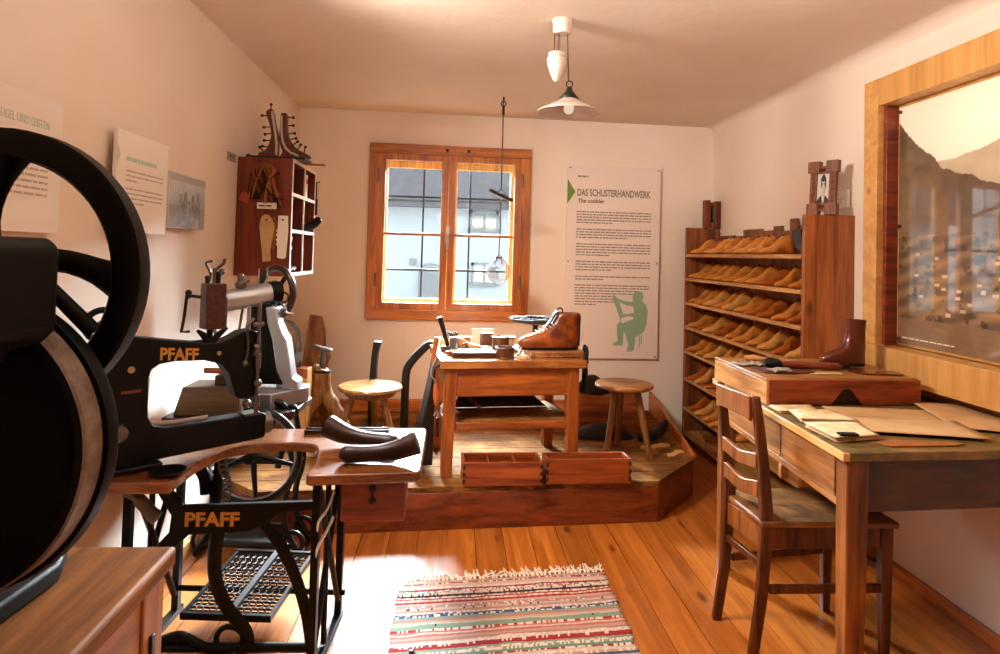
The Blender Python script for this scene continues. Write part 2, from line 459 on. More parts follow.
# baseboards
def strip(a, b2, t, h, z=0):
    a = Vector((*a, z)); b2 = Vector((*b2, z)); d = (b2-a).normalized(); n = Vector((-d.y, d.x, 0))
    mb = MB(frame_m(a, d, n, (0,0,1))); mb.box((0, 0, 0), ((b2-a).length, t, h)); return mb
structure(strip((xr(Y0), Y0), (xr(3.2), 3.2), .022, .055).build('baseboard_right', W_PINEY, None, .003))
structure(strip((xl(4.7), 4.7), (xl(Y0), Y0), .02, .06).build('baseboard_left', W_LIGHTY, None, .003))
mb = MB(BT); mb.box((.02, -.05, .19), (2.1, 0, .285))
structure(mb.build('baseboard_back', W_PINE, None, .004))

# ------------------------------------------------------------------ window
PANE = bpy.data.materials.new('window glass'); PANE.use_nodes = True
nt = PANE.node_tree; nt.nodes.clear(); out = N(nt, 'ShaderNodeOutputMaterial')
tr = N(nt, 'ShaderNodeBsdfTransparent'); tr.inputs[0].default_value = (.93, .96, .97, 1)
gl = N(nt, 'ShaderNodeBsdfGlossy', Roughness=.02); mxs = N(nt, 'ShaderNodeMixShader'); fr = N(nt, 'ShaderNodeFresnel', IOR=1.45)
fk = N(nt, 'ShaderNodeMath', operation='MULTIPLY'); fk.inputs[1].default_value = .10; nt.links.new(fr.outputs[0], fk.inputs[0]); nt.links.new(fk.outputs[0], mxs.inputs[0]); nt.links.new(tr.outputs[0], mxs.inputs[1]); nt.links.new(gl.outputs[0], mxs.inputs[2]); nt.links.new(mxs.outputs[0], out.inputs[0])
W_WIN = wood('window larch', '#a55a20', '#c98038', 'Z', .35, .8, .5, coat=.2)
W_WINX = wood('window larch across', '#a55a20', '#c98038', 'X', .35, .8, .5, coat=.2)
W_OUT = wood('outer sash pine', '#c7a25c', '#e0c486', 'Z', .5, .8, 0)
REVEAL = plain('white reveal paint', '#e6e2d8', .7)
win = bpy.data.objects.new('window_1', None); COL.objects.link(win); win.matrix_basis = BT @ Matrix.Translation((WX0, 0, WZ0)); structure(win)
def wb(): return MB(BT)
ax0, ax1, az0, az1 = bx(-.972), bx(.218), .868, 2.16
aw = .072
mb = wb(); mb.box((ax0, -.03, az0), (ax0+aw, 0, az1)); mb.box((ax1-aw, -.03, az0), (ax1, 0, az1)); mb.build('window_frame', W_WIN, win, .004)
mb = wb(); mb.box((ax0, -.034, az1-aw), (ax1, 0, az1)); mb.box((ax0, -.036, az0), (ax1, 0, az0+aw)); mb.build('window_frame', W_WINX, win, .004)
# lining of the opening
mb = wb()
mb.box((WX0-.0, .0, WZ0), (WX0+.012, TH, WZ1)); mb.box((WX1-.012, 0, WZ0), (WX1, TH, WZ1))
mb.box((WX0, 0, WZ1-.012), (WX1, TH, WZ1)); mb.box((WX0, 0, WZ0), (WX1, TH, WZ0+.012)); mb.build('window_reveal', REVEAL, win)
# inner casements
cz0, cz1 = az0+aw-.004, az1-aw+.004
cm = bx(-.392)
for (x0, x1, hinge) in ((ax0+aw-.004, cm-.002, 0), (cm+.002, ax1-aw+.004, 1)):
    st = .05
    mb = wb()
    mb.box((x0, -.014, cz0), (x0+st, .03, cz1)); mb.box((x1-st, -.014, cz0), (x1, .03, cz1))
    mb.box((x0+st, -.012, cz1-st), (x1-st, .03, cz1)); mb.box((x0+st, -.012, cz0), (x1-st, .03, cz0+.055))
    mb.box((x0+st, -.006, 1.487), (x1-st, .024, 1.507))
    c = mb.build('window_casement', W_WIN, win, .003)
    mb = wb(); mb.box((x0+st-.004, .006, cz0+.05), (x1-st+.004, .009, cz1-st+.004)); mb.build('window_pane', PANE, c)
    for hz in (cz0+.17, cz1-.22):
        hxp = x0-.002 if hinge == 0 else x1+.002
        mb = wb(); mb.cyl((hxp, -.036, hz), (hxp, -.036, hz+.09), .008, n=10); mb.ball((hxp, -.036, hz+.094), .009, 8, 6); mb.build('window_hinge', STEELD, c)
mb = wb(); mb.box((cm-.013, -.03, 1.44), (cm+.013, -.014, 1.56)); mb.tube([(cm, -.05, 1.50), (cm+.002, -.055, 1.44), (cm, -.05, 1.39)], [.009, .008, .006], 8); mb.cyl((cm, -.014, 1.5), (cm, -.052, 1.5), .009)
mb.build('window_handle', plain('pale brass', '#b9ad98', .35, .8), win)
for hx_ in (cm-.02, cm+.14):
    mb = wb(); mb.ball((hx_, -.036, az1-.035), .012, 10, 6); mb.build('window_button', IRON2, win)
# outer sash with its own panes
ox0, ox1, oz0, oz1 = WX0+.012, WX1-.012, WZ0+.012, WZ1-.012
om = (ox0+ox1)/2
mb = wb()
for (x0, x1) in ((ox0, om-.01), (om+.01, ox1)):
    mb.box((x0, .24, oz0), (x0+.05, .28, oz1)); mb.box((x1-.05, .24, oz0), (x1, .28, oz1))
    mb.box((x0+.05, .24, oz1-.07), (x1-.05, .28, oz1)); mb.box((x0+.05, .24, oz0), (x1-.05, .28, oz0+.06))
mb.box((om-.02, .235, oz0), (om+.02, .285, oz1))
mb.build('window_outer_sash', W_OUT, win, .003)
mb = wb(); mb.box((ox0+.04, .259, oz0+.05), (ox1-.04, .262, oz1-.06)); mb.build('window_outer_pane', PANE, win)
# iron bars outside
mb = wb()
for xx in (-.93, -.578, -.213, .15):
    X = bx(xx); mb.box((X-.007, TH-.03, WZ0-.0), (X+.007, TH-.016, WZ1))
for zz in (1.80, 1.225):
    mb.box((WX0, TH-.018, zz-.008), (WX1, TH-.006, zz+.008))
mb.build('window_grille', IRON2, win)
# ------------------------------------------------------------------ outside the window
RENDERW = plain('pale blue grey render', '#a3adb4', .9, bump=.2, bscale=20)
ROOFM = plain('dark slate', '#57565a', .9, spec=.1, var=.2, vcol='#48474b', vscale=6)
GLASSD = plain('dark window glass', '#3a4146', .1, 0, .6)
FRAMEG = plain('grey painted frame', '#6f7478', .6)
LAWN = plain('grass', '#3f5a24', .9, var=.25, vcol='#2c4218', vscale=30, bump=.5)
GRAV = plain('pale paving', '#8a8680', .9, var=.2, vcol='#77736c')
mb = MB(); mb.box((-14, 5.6, -.9), (14, 30, -.6)); structure(mb.build('ground_outside', GRAV))
h = thing('house', 'pale rendered house with grey roof seen through the window panes', 'house', (-.5, 14, -.6))
mb = MB(); mb.box((-8, 14, -.6), (7, 20, 2.56)); mb.prism([(-8, 0), (-8, .01), (-8, .01)], .01, Matrix.Translation((0, 14.5, 0))) if False else None
mb.build('wall', RENDERW, h)
mb = MB(); T = frame_m((-8.4, 13.4, 2.38), (1,0,0), (0,cos(R(64)),sin(R(64))), (0,-sin(R(64)),cos(R(64))))
mb.box((0, 0, 0), (15.8, 1.55, .16), T); mb.box((-8.4, 13.34, 2.30), (7.4, 13.46, 2.46)); mb.box((-8.2, 13.5, 2.40), (7.2, 14.2, 2.56)); mb.build('roof', ROOFM, h, .01)
mb = MB(); mb.box((-8.4, 15.0, 2.5), (7.4, 20.4, 3.75)); mb.build('rear_roof', ROOFM, h)
for (x0, x1, z0, z1) in ((-.66, -.04, 1.84, 2.30), (-.60, -.03, .70, 1.18), (-4.3, -3.6, 1.5, 2.1), (2.2, 2.9, 1.6, 2.2)):
    mb = MB(); t = .06
    mb.box((x0, 13.94, z0), (x0+t, 14.02, z1)); mb.box((x1-t, 13.94, z0), (x1, 14.02, z1)); mb.box((x0, 13.94, z1-t), (x1, 14.02, z1)); mb.box((x0-.04, 13.9, z0), (x1+.04, 14.02, z0+t))
    mb.box(((x0+x1)/2-.025, 13.95, z0), ((x0+x1)/2+.025, 14.02, z1))
    f = mb.build('window', FRAMEG, h)
    mb = MB(); mb.box((x0+.03, 13.985, z0+.03), (x1-.03, 13.998, z1-.03)); mb.build('pane', GLASSD, f)
mb = MB()
pts = [(-1.72, -.6), (-1.72, .98)] + [(-1.46+.26*cos(a), .98+.16*sin(a)) for a in [pi - k*pi/10 for k in range(1, 10)]] + [(-1.2, .98), (-1.2, -.6)]
mb.prism(pts, .08, frame_m((0, 13.99, 0), (1,0,0), (0,0,1), (0,-1,0))); mb.build('garage_door', FRAMEG, h)
mb = MB(); mb.box((-1.92, 13.9, 1.1), (-1.78, 14, 1.23)); mb.build('meter_box', FRAMEG, h, .01)
# bank of shrubs
sh = thing('shrub_bank', 'low green shrubs in front of the garage outside the left window', 'shrub', (-1.7, 12, -.6))
mb = MB(); rnd = random.Random(3)
for k in range(900):
    x = rnd.uniform(-2.4, -1.0); hgt = .62 + .25*fbm(x*2, 3, 5) - abs(x+1.6)*.12
    y = 12 + rnd.uniform(-.35, .35); z = -.6 + (hgt+.35)*sqrt(rnd.random())
    a = rnd.uniform(0, 2*pi); l = rnd.uniform(.03, .07); tz = rnd.uniform(-.7, .7)
    d = Vector((cos(a), sin(a), tz)).normalized()*l; p = Vector((x, y, z)); q = Vector((-sin(a), cos(a), .3))*l*.4
    mb.face([mb.pv(p-d), mb.pv(p-q), mb.pv(p+d), mb.pv(p+q)])
mb.build('foliage', plain('leaf green', '#5b8a3c', .6), sh)
mb = MB()
for k in range(9):
    x = -2.3+k*.16; mb.tube([(x, 12, -.6), (x+.05, 12.02, -.2), (x-.02, 11.98, .1)], [.02, .014, .006], 6)
mb.build('stems', plain('twig', '#4a3a28', .8), sh)
# ------------------------------------------------------------------ things on the walls
LD = Vector((-.0731, .9973, 0)); LN = Vector((.9973, .0731, 0))     # left wall: along, into the room
RD = Vector((-.0634, .998, 0)); RN = Vector((-.998, -.0634, 0))     # right wall
def LWM(y, z, off=0):   # x runs away from the camera, y up, z into the room
    return frame_m(Vector((xl(y), y, z)) + LN*off, LD, (0,0,1), LN)
def RWM(y, z, off=0):   # x runs towards the camera
    return frame_m(Vector((xr(y), y, z)) + RN*off, -RD, (0,0,1), RN)
def BWM(x, z, off=0):   # x runs to the right
    return BT @ frame_m((bx(x), -off, z), (1,0,0), (0,0,1), (0,-1,0))

def panel(root, M, w, h, t=.012, standoff=.02, mat=None, screws=True):
    mb = MB(M); mb.box((0, 0, standoff), (w, h, standoff+t)); mb.build('board', mat or PANELW, root, .0015)
    if screws:
        mb = MB(M)
        for (x, y) in ((.018,.018),(w-.018,.018),(.018,h-.018),(w-.018,h-.018),(.018,h/2),(w-.018,h/2)):
            mb.cyl((x, y, 0), (x, y, standoff+t+.004), .006, n=10)
        mb.build('screw', STEELD, root)

# big panel on the back wall
x0 = .497; w = .722/cos(BA); zt = 2.055; zb = .60; hh = zt-zb
M = BWM(x0, zb)
r = thing('display_panel', 'tall white display panel with a green seated figure right of the window', 'display panel', M)
panel(r, M, w, hh)
zf = .0325
def at(x, y): return M @ Matrix.Translation((x, y, zf))
mb, tw = text_mb('DAS SCHUSTERHANDWERK', .072, at(.075, 0), bold=.0005); sx = (w-.145)/tw
mb, tw = text_mb('DAS SCHUSTERHANDWERK', .074, at(.075, hh-.228), xs=sx*.072/.074*.985, bold=.0022); mb.build('heading', INK, r)
mb, tw = text_mb('The cobbler', .042, at(.078, hh-.280), bold=.0010, shear=.25); mb.build('subheading', INKD, r)
rnd = random.Random(11)
mb = MB(at(.078, hh-.075)); word_bars(mb, None, .085, 1, .02, .012, 1, rnd); mb.build('small_print', INK, r)
mb = MB()
y = hh-.345
for nl in (5, 4, 5, 4, 2):
    mb = MB(); word_bars(mb, at(.075, y), w-.145, nl, .0205, .0085, rnd.uniform(.3, .7), rnd); y -= nl*.0205+.030
    mb.build('paragraph', INK, r)
mb = MB(); word_bars(mb, at(.075, y+.005), w-.145, 8, .0205, .0085, .55, rnd, widths=[.575,.575,.50,.49,.33,.31,.30,.30]); mb.build('paragraph', INK, r)
mb = MB(at(0, 0)); mb.prism([(0, hh-.295), (.062, hh-.20), (0, hh-.105)], .0008); mb.build('marker', GREEND, r)
# seated figure printed in green: px grid of the photograph's silhouette, in panel units
s = .0078
fig = [(615,295),(618,297),(622,300),(629,302),(636,302),(635,299),(636,294),(640,291),(645,292),(646.5,297),(645,301),(649,305),(651,312),(650,325),(647,333),(641,337),(639,338.5),(638.5,345),(637.5,351),(635,352.5),(630.5,352.5),(631,349),(632,346),(629,336),(627,332),(626.5,338),(626,346),(623,346.5),(617,346.5),(616.3,344.5),(621,342),(620,333),(620,326),(623,322),(622,318),(619,309),(615.5,301)]
hole = [(622,303),(629,306),(636,307),(637,313),(632,314.5),(626,315)]
def fx(p): return ((p[0]-567)*s*.985, (360-p[1])*s*.96+.0)
mb = MB(at(.0, .0)); mb.prism([fx(p) for p in fig], .0008)
for (a, b2) in (((643,336),(642.5,348)), ((645,336),(646.5,345))):
    a, b2 = fx(a), fx(b2); mb.box((a[0]-.004, b2[1], 0), (a[0]+.004, a[1], .0008))
mb.build('figure', GREEN, r)
mb = MB(M @ Matrix.Translation((0, 0, zf+.0006))); mb.prism([fx(p) for p in hole], .0006)
mb.prism([fx(p) for p in ((624,319),(631,317),(637,318),(636,320),(630,322),(625,324.5),(624,322))], .0006); mb.build('figure_gap', PANELW, r)

# left wall panels
def lw_panel(name, label, y0, y1, z0, z1, cat, st=.022):
    M = LWM(y0, z0); r = thing(name, label, cat, M)
    return r, M, (y1-y0)/.9973, z1-z0
r, M, w, h = lw_panel('display_panel', 'large white display panel behind the flywheel on the left wall', 1.40, 1.826, 1.385, 1.75, 'display panel')
panel(r, M, w, h, screws=False, mat=WHITE)
T0 = M @ Matrix.Translation((0, 0, .0325))
mb, tw = text_mb('SCHUSTERKUGEL UND LEISTEN', .032, T0 @ Matrix.Translation((.05, h-.085, 0))); k = .315/tw
mb, tw = text_mb('SCHUSTERKUGEL UND LEISTEN', .032, T0 @ Matrix.Translation((.05, h-.085, 0)), xs=k); mb.build('heading', MINT, r)
mb = MB(); word_bars(mb, T0 @ Matrix.Translation((.06, h-.155, 0)), w-.13, 2, .016, .006, .5, rnd); mb.build('paragraph', plain('faint print', '#b9aea6', .8), r)
mb = MB(); word_bars(mb, T0 @ Matrix.Translation((.06, h-.195, 0)), w-.12, 6, .0165, .006, .4, rnd); mb.build('paragraph', MATS['faint print'], r)
r, M, w, h = lw_panel('display_panel', 'smaller white display panel between the large panel and the grey photo', 2.11, 2.49, 1.40, 1.742, 'display panel')
panel(r, M, w, h, t=.014, standoff=.026, screws=False, mat=WHITE)
T0 = M @ Matrix.Translation((0, 0, .0405))
mb = MB(); word_bars(mb, T0 @ Matrix.Translation((.06, h-.085, 0)), w-.16, 1, .02, .014, 1, rnd); mb.build('heading', MINT, r)
mb = MB(T0); mb.prism([(0, h-.12), (.018, h-.085), (0, h-.05)], .0008); mb.build('marker', MINT, r)
mb = MB(); word_bars(mb, T0 @ Matrix.Translation((.06, h-.13, 0)), w-.1, 3, .016, .005, .3, rnd); mb.build('paragraph', MATS['faint print'], r); mb = MB(); word_bars(mb, T0 @ Matrix.Translation((.06, h-.19, 0)), w-.1, 4, .016, .005, .5, rnd); mb.build('paragraph', MATS['faint print'], r)
PH = print_mat('photo print', .3)
r, M, w, h = lw_panel('photograph', 'small grey photograph of people on the left wall', 2.52, 2.887, 1.432, 1.652, 'photograph')
mb = MB(M); mb.box((0, 0, .012), (w, h, .035)); mb.build('block', WHITE, r, .001)
def f3(u, v):
    g = 135 + 70*v + 30*(fbm(u*6, v*5, 2)-.5)
    if v < .42: g = 105 + 60*fbm(u*9, v*9, 4)
    for (cx_, t_, w_) in ((.3,.66,.09),(.42,.72,.08),(.52,.58,.07),(.64,.7,.08),(.78,.74,.09)):
        if v < t_ and abs(u-cx_) < w_*(.35+.65*(t_-v)/.5): g = 60 + 120*fbm(u*14, v*12, 7)
        if (u-cx_)**2/.0012+(v-t_-.02)**2/.003 < 1: g = 190
    if v > .85: g = 160
    return (g*.98, g, g*1.02)
picture('print', w-.004, h-.004, 60, 40, f3, M @ Matrix.Translation((.002, .002, .0356)), PH, r)
# little number plate
M = LWM(3.243, 1.80); r = thing('number_plate', 'tiny grey plate on the left wall beside the red cabinet', 'sign', M)
mb = MB(M); mb.box((0, 0, 0), (.115, .042, .008)); mb.build('plate', plain('grey plate', '#8f867e', .5), r, .001)
mb = MB(); word_bars(mb, M @ Matrix.Translation((.02, .028, .0085)), .07, 1, .012, .01, 1, rnd); mb.build('marking', INKD, r)

# white card beside the portrait on the right wall
M = RWM(3.372, 1.648); r = thing('white_card', 'small white card on the right wall beside the portrait', 'card', M)
mb = MB(M); mb.box((0, 0, .004), (.10, .092, .018)); mb.build('card', WHITE, r, .001)
mb = MB(); word_bars(mb, M @ Matrix.Translation((.015, .05, .0183)), .06, 2, .014, .004, .6, rnd); mb.build('print', MATS['faint print'], r)

# framed valley photograph on the right wall: deep timber frame
ya, ybk = 3.0, 1.55       # far end, near end
M = RWM(ya, .875)
Lw = (ya-ybk)/.998
r = thing('framed_valley_photograph', 'large sepia valley photograph in a deep pale pine frame on the right wall', 'picture', M)
H = 1.325; D = .11
def fb(p0, p1, nm, mt):
    mb = MB(M); mb.box(p0, p1); return mb.build(nm, mt, r, .003)
fb((0, .135, 0), (.095, H, D), 'frame_post', W_LIGHTZ)
fb((Lw-.095, .135, 0), (Lw, H, D), 'frame_post', W_LIGHTZ)
fb((.095, H-.125, 0), (Lw-.095, H, D-.002), 'frame_rail', W_LIGHTY)
fb((-.03, 0, 0), (Lw, .135, D+.02), 'frame_sill', W_LIGHTY)
fb((.095, .135, .0), (.118, H-.125, D-.03), 'frame_lining', W_REDZ)
def valley(u, v):
    sky = 250 - 22*(1-v) + 24*exp(-((u-.42)**2/.05+(v-.86)**2/.03))
    base = (sky, sky*.955, sky*.88)
    n = fbm(u*5, v*5, 1)
    far = .70 + .10*fbm(u*4+2, .5, 9) + .10*exp(-((u-.55)/.12)**2)
    if v < far: g = 196 + 30*(fbm(u*16, v*16, 3)-.5) - 50*(far-v); base = (g, g*.91, g*.77)
    rid = (.92 - 1.0*u if u < .22 else .70 - .40*(u-.22)) + .05*(fbm(u*12, 1, 4)-.4)
    rid2 = .46 + .45*(u-.35) + .04*fbm(u*10, 2, 6) if u > .25 else 0
    if v < rid2: g = 140 + 40*(fbm(u*18, v*18, 8)-.5); base = (g, g*.82, g*.62)
    if v < rid: g = 96 + 46*(fbm(u*22, v*22, 5)-.5) + 70*(rid-v); base = (g, g*.80, g*.60)
    if v < .44 + .03*fbm(u*5, 0, 12):
        g = 118 + 44*(fbm(u*7, v*22, 13)-.5)
        st = sin((v*1.6 - u*.55)*60 + 3*fbm(u*3, v*3, 15)); g += 24*st
        if fbm(u*34, v*40, 17) > .60: g -= 48
        if v < .11: g = 126 + 30*(fbm(u*20, v*50, 19)-.5)
        base = (g, g*.80, g*.58)
        for k in range(40):
            hu = .08 + .84*vnoise(k*1.7, 3, 21); hv = .12 + .27*vnoise(k*2.3, 7, 23)
            if abs(u-hu) < .010 and 0 < v-hv < .012: base = (206, 188, 156)
            if abs(u-hu) < .012-(v-hv-.012)*.8 and .012 <= v-hv < .021: base = (98, 74, 52)
    return base
PV = print_mat('glazed print', .35, 1.0)
PM = M @ Matrix.Translation((.13, .15, .03))
mb = MB(M); mb.box((.12, .14, 0), (Lw-.095, H-.126, .026)); mb.build('backing', W_LIGHTZ, r)
picture('print', Lw-.235, H-.29, 320, 260, valley, PM, PV, r)
for yy in (.17, .66, H-.16):
    mb = MB(M); mb.cyl((.142, yy, .02), (.142, yy, .042), .008, n=10); mb.build('clip', STEELD, r)
mb = MB(); word_bars(mb, PM @ Matrix.Translation((.03, .03, .001)), .3, 1, .01, .005, 1, rnd); mb.build('caption', PANELW, r)

# ------------------------------------------------------------------ wall cabinet on the left wall
CM = frame_m((xl(3.41), 3.41, 1.215), LN, LD, (0,0,1))    # x out of the wall, y along, z up
r = thing('wall_cabinet', 'red brown open wall cabinet with brightly lit compartment edges left of the window', 'cabinet', CM)
CD, CW, CH = .285, .58, .625; t = .018
REDM = wood('cabinet red stain', '#521c0e', '#823318', 'Z', .42, .8, .6)
EDGE = plain('lit white edge', '#e4dacb', .6)  # front edges painted white to carry the bright light falling on them
def cb(p0, p1, nm, mt=REDM, bev=.0015):
    mb = MB(CM); mb.box(p0, p1); return mb.build(nm, mt, r, bev)
cb((0, 0, 0), (CD, t, CH), 'side_panel'); cb((0, CW-t, 0), (CD, CW, CH), 'side_panel')
cb((0, t, CH-t), (CD, CW-t, CH), 'top_panel'); cb((0, t, 0), (CD, CW-t, t), 'bottom_panel'); cb((0, t, t), (.008, CW-t, CH-t), 'back_panel')
dv_ = cb((.008, CW*.5-.008, t), (CD-.004, CW*.5+.008, CH-t), 'divider')
shz = (.235, .43)
for zz in shz: cb((.008, t, zz), (CD-.004, CW-t, zz+.014), 'shelf')
mb = MB(CM)
e0, e1 = CD, CD+.003
mb.box((e0, 0, 0), (e1, t, CH)); mb.box((e0, CW-t, 0), (e1, CW, CH)); mb.box((e0, t, CH-t), (e1, CW-t, CH)); mb.box((e0, t, 0), (e1, CW-t, t))
for zz in shz: mb.box((e0-.004, t, zz-.002), (e1, CW-t, zz+.016))
mb.box((e0-.004, CW*.5-.006, t), (e1, CW*.5+.006, CH-t)); mb.build('lit_edging', EDGE, r)
def CP(x, y, z): return CM @ Vector((x, y, z))
CS = CM @ frame_m((0, 0, 0), (1,0,0), (0,0,1), (0,-1,0))      # on the side that faces the room's front: x out, y up, z to camera
# leather straps hung on the side
lt = thing('leather_straps', 'bundle of brown leather straps hanging on the side of the red cabinet', 'straps', CS @ Matrix.Translation((.12, .5, .01)))
rs = random.Random(5)
mb = MB(CS)
for k in range(9):
    xx = .09+.014*k; ex = xx + rs.uniform(-.05, .09); ey = rs.uniform(.36, .46)
    p = smooth_path([(.13, .60, .012), (xx, .56, .02+.003*k), ((xx+ex)/2, .49, .03+.003*k), (ex, ey, .022)], 5); mb.tube(p, .011, 6, sq=(1, .3))
mb.build('strap', LEATHT, lt)
mb = MB(CS)
for (a, b2) in (((.12,.50),(.24,.36)), ((.2,.55),(.13,.43)), ((.13,.47),(.225,.545)), ((.2,.41),(.27,.40))):
    mb.tube(smooth_path([(a[0],a[1],.03), ((a[0]+b2[0])/2+.01,(a[1]+b2[1])/2,.055), (b2[0],b2[1],.03)], 5), .009, 6, sq=(1, .35))
mb.build('thong', LEATHD, lt)
mb = MB(CS); mb.cyl((.13, .60, 0), (.13, .60, .03), .005, n=8); mb.build('nail', IRON2, lt)
# small red tag with ring
tg = thing('leather_tag', 'small orange red leather tag hanging at the left edge of the red cabinet', 'tag', CS @ Matrix.Translation((.04, .42, .005)))
mb = MB(CS); mb.prism([(.015,.395),(.06,.375),(.075,.405),(.07,.435),(.03,.44)], .006, Matrix.Translation((0,0,.004))); mb.build('tag', plain('orange red leather', '#a8432a', .5), tg, .001)
mb = MB(CS); mb.tube([(.06,.43,.01),(.07,.50,.012),(.072,.54,.004)], .003, 6); mb.prism([(.075,.40),(.12,.405),(.115,.44),(.08,.455)], .02, Matrix.Translation((0,0,.002))); mb.build('pouch', LEATHD, tg)
# paper slip
pl = thing('paper_label', 'narrow white paper label pinned below the leather straps', 'label', CS @ Matrix.Translation((.12, .36, .002)))
mb = MB(CS); mb.box((.115, .352, .024), (.215, .385, .0255)); mb.build('slip', PAPERW, pl)
mb = MB(); word_bars(mb, CS @ Matrix.Translation((.125, .372, .0262)), .075, 1, .01, .008, 1, rnd); mb.build('writing', INKD, pl)
mb = MB(CS); mb.cyl((.165, .38, 0), (.165, .38, .028), .003, n=6); mb.build('pin', STEELD, pl)
# three sole / upper templates
def template(pts, hole, lab, mt, z):
    q = thing('sole_template', lab, 'template', CS @ Matrix.Translation((pts[0][0], pts[0][1], z)))
    mb = MB(CS); mb.prism(pts, .005, Matrix.Translation((0, 0, z))); mb.build('blank', mt, q, .0008)
    mb = MB(CS); mb.cyl((hole[0], hole[1], 0), (hole[0], hole[1], z+.011), .005, n=8); mb.build('nail', IRON2, q)
template([(.128,.26),(.135,.31),(.155,.325),(.175,.32),(.198,.29),(.205,.25),(.195,.19),(.188,.13),(.193,.08),(.15,.075),(.145,.13),(.135,.2)], (.163,.295), 'tan card sole template hanging low on the red cabinet side', KRAFT, .008)
nt_ = [(.222,.32),(.272,.32),(.276,.24),(.268,.10),(.255,.092),(.224,.098),(.222,.16)]
nt_ += [(.214,.17),(.222,.18),(.212,.192),(.222,.205),(.212,.218),(.222,.23),(.214,.24),(.221,.25)]
template(nt_, (.247,.298), 'pale notched paper template on the red cabinet side', PAPERW, .006)
template([(.185,.30),(.205,.315),(.213,.25),(.208,.15),(.20,.14)], (.200,.29), 'narrow brown leather template tucked between two pale templates', LEATHT, .003)

# boot trees standing on the cabinet top, on a black slatted board
zt = CH
bb = thing('black_board', 'flat black board lying on top of the red cabinet', 'board', CM @ Matrix.Translation((.1, .1, zt)))
mb = MB(CM); mb.box((-.0+.03, .03, zt+.001), (.34, .20, zt+.014)); mb.box((.03, .04, zt+.014), (.045, .19, zt+.022)); mb.build('board', BLACKP, bb, .002)
W_TREE = wood('boot tree walnut', '#331608', '#6e3416', 'Z', .35, 1.2, 0)
def boot_tree(nm, lab, pts, knobs, T, band):
    q = thing(nm, lab, 'boot tree', T)
    mb = MB(T @ frame_m((0, .02, 0), (1,0,0), (0,0,1), (0,-1,0))); mb.prism(pts, .04); mb.build('tree', W_TREE, q, .006)
    mb = MB(T); mb.tube([(p[0], -.024, p[1]) for p in band], .006, 6, sq=(1, .5)); mb.build('metal_band', plain('pale worn lacquer', '#b9ad98', .4, .3), q)
    for (x, z, dx, dz) in knobs:
        mb = MB(T); mb.cyl((x, 0, z), (x+dx*.028, 0, z+dz*.028), .0035, n=8); mb.ball((x+dx*.032, 0, z+dz*.032), .0085, 8, 6); mb.build('peg', IRON2, q)
T1 = CM @ Matrix.Translation((.135, .09, zt+.015))
p1 = smooth_path([(-.055,.0,0),(-.05,.02,0),(-.02,.035,0),(.0,.07,0),(.01,.12,0),(-.002,.18,0),(-.018,.225,0),(-.018,.25,0),(.008,.262,0),(.018,.24,0),(.03,.18,0),(.045,.12,0),(.05,.05,0),(.05,.0,0)], 3)
boot_tree('boot_tree', 'wooden boot tree with black pegs on its left front standing on the red cabinet', [(p.x, p.y) for p in p1],
          [(-.014,.225,-1,.0),(-.002,.165,-1,-.1),(.006,.13,-1,-.2),(.002,.09,-1,.0),(-.006,.055,-1,.1),(-.03,.03,-.7,.7),(.0,.255,.0,1)], T1, [(.012,.245),(.022,.19),(.034,.13),(.042,.08),(.044,.01)])
T2 = CM @ Matrix.Translation((.215, .11, zt+.015))
p2 = smooth_path([(-.03,.0,0),(.12,.0,0),(.135,.015,0),(.11,.03,0),(.06,.055,0),(.025,.10,0),(.008,.16,0),(.005,.235,0),(-.01,.245,0),(-.028,.235,0),(-.03,.16,0),(-.03,.10,0),(-.022,.06,0),(-.012,.035,0),(-.02,.015,0)], 3)
boot_tree('boot_tree', 'wooden boot tree pointing right with pegs along its instep on the red cabinet', [(p.x, p.y) for p in p2],
          [(.004,.225,1,.0),(.006,.18,1,.05),(.014,.135,1,.1),(.022,.105,1,.2),(.038,.075,.8,.6),(.065,.05,.5,.85),(.1,.034,.2,1)], T2, [(-.022,.23),(-.02,.15),(-.012,.09),(.004,.055),(.03,.03),(.075,.012)])
st_ = thing('wooden_strip', 'thin brown wooden strip jutting right from the red cabinet top', 'strip', CM @ Matrix.Translation((.3, .2, zt)))
mb = MB(CM); mb.box((.14, .24, zt+.001), (.40, .28, zt+.009)); mb.build('strip', W_BENCH, st_, .002)
# things inside the cabinet
def inside(nm, lab, cat, fn, mt, par=None):
    q = thing(nm, lab, cat, CM); mb = MB(CM); fn(mb); mb.build('body', mt, q, .001); return q
def f_cards(mb): mb.box((.225, .40, .448), (.262, .47, .59)); mb.box((.262, .405, .50), (.264, .46, .57))
q = inside('white_packet', 'white packet with a red mark in the top right cabinet compartment', 'packet', f_cards, PAPERW)
mb = MB(CM); mb.box((.2645, .42, .535), (.2655, .455, .568)); mb.build('mark', plain('red print', '#b03030', .6), q)
def f_shoe(mb):
    mb.tube(smooth_path([(.12,.30,.262),(.2,.33,.268),(.30,.40,.285),(.34,.45,.33)], 6), [.02]*3+[.026]*3+[.03]*3+[.034]*3+[.036]*3+[.034]*2+[.03,.02], 10, sq=(.7, 1.1))
inside('black_shoe', 'black pointed shoe jutting out of the middle cabinet compartments', 'shoe', f_shoe, LEATHD)
for k in range(6):
    q = thing('metal_fitting', 'dark metal fitting heaped in the lower left compartment of the red cabinet', 'fitting', CM, 'metal fittings in the cabinet')
    mb = MB(CM); mb.tube([(.15+.012*k, .05+.03*k, .027), (.2+.008*k, .06+.03*k, .034+.012*(k%3)), (.262, .06+.03*k, .027+.01*(k%2))], .008, 6); mb.ball((.262, .06+.03*k, .03+.01*(k%2)), .013, 8, 6); mb.build('body', STEELD, q)
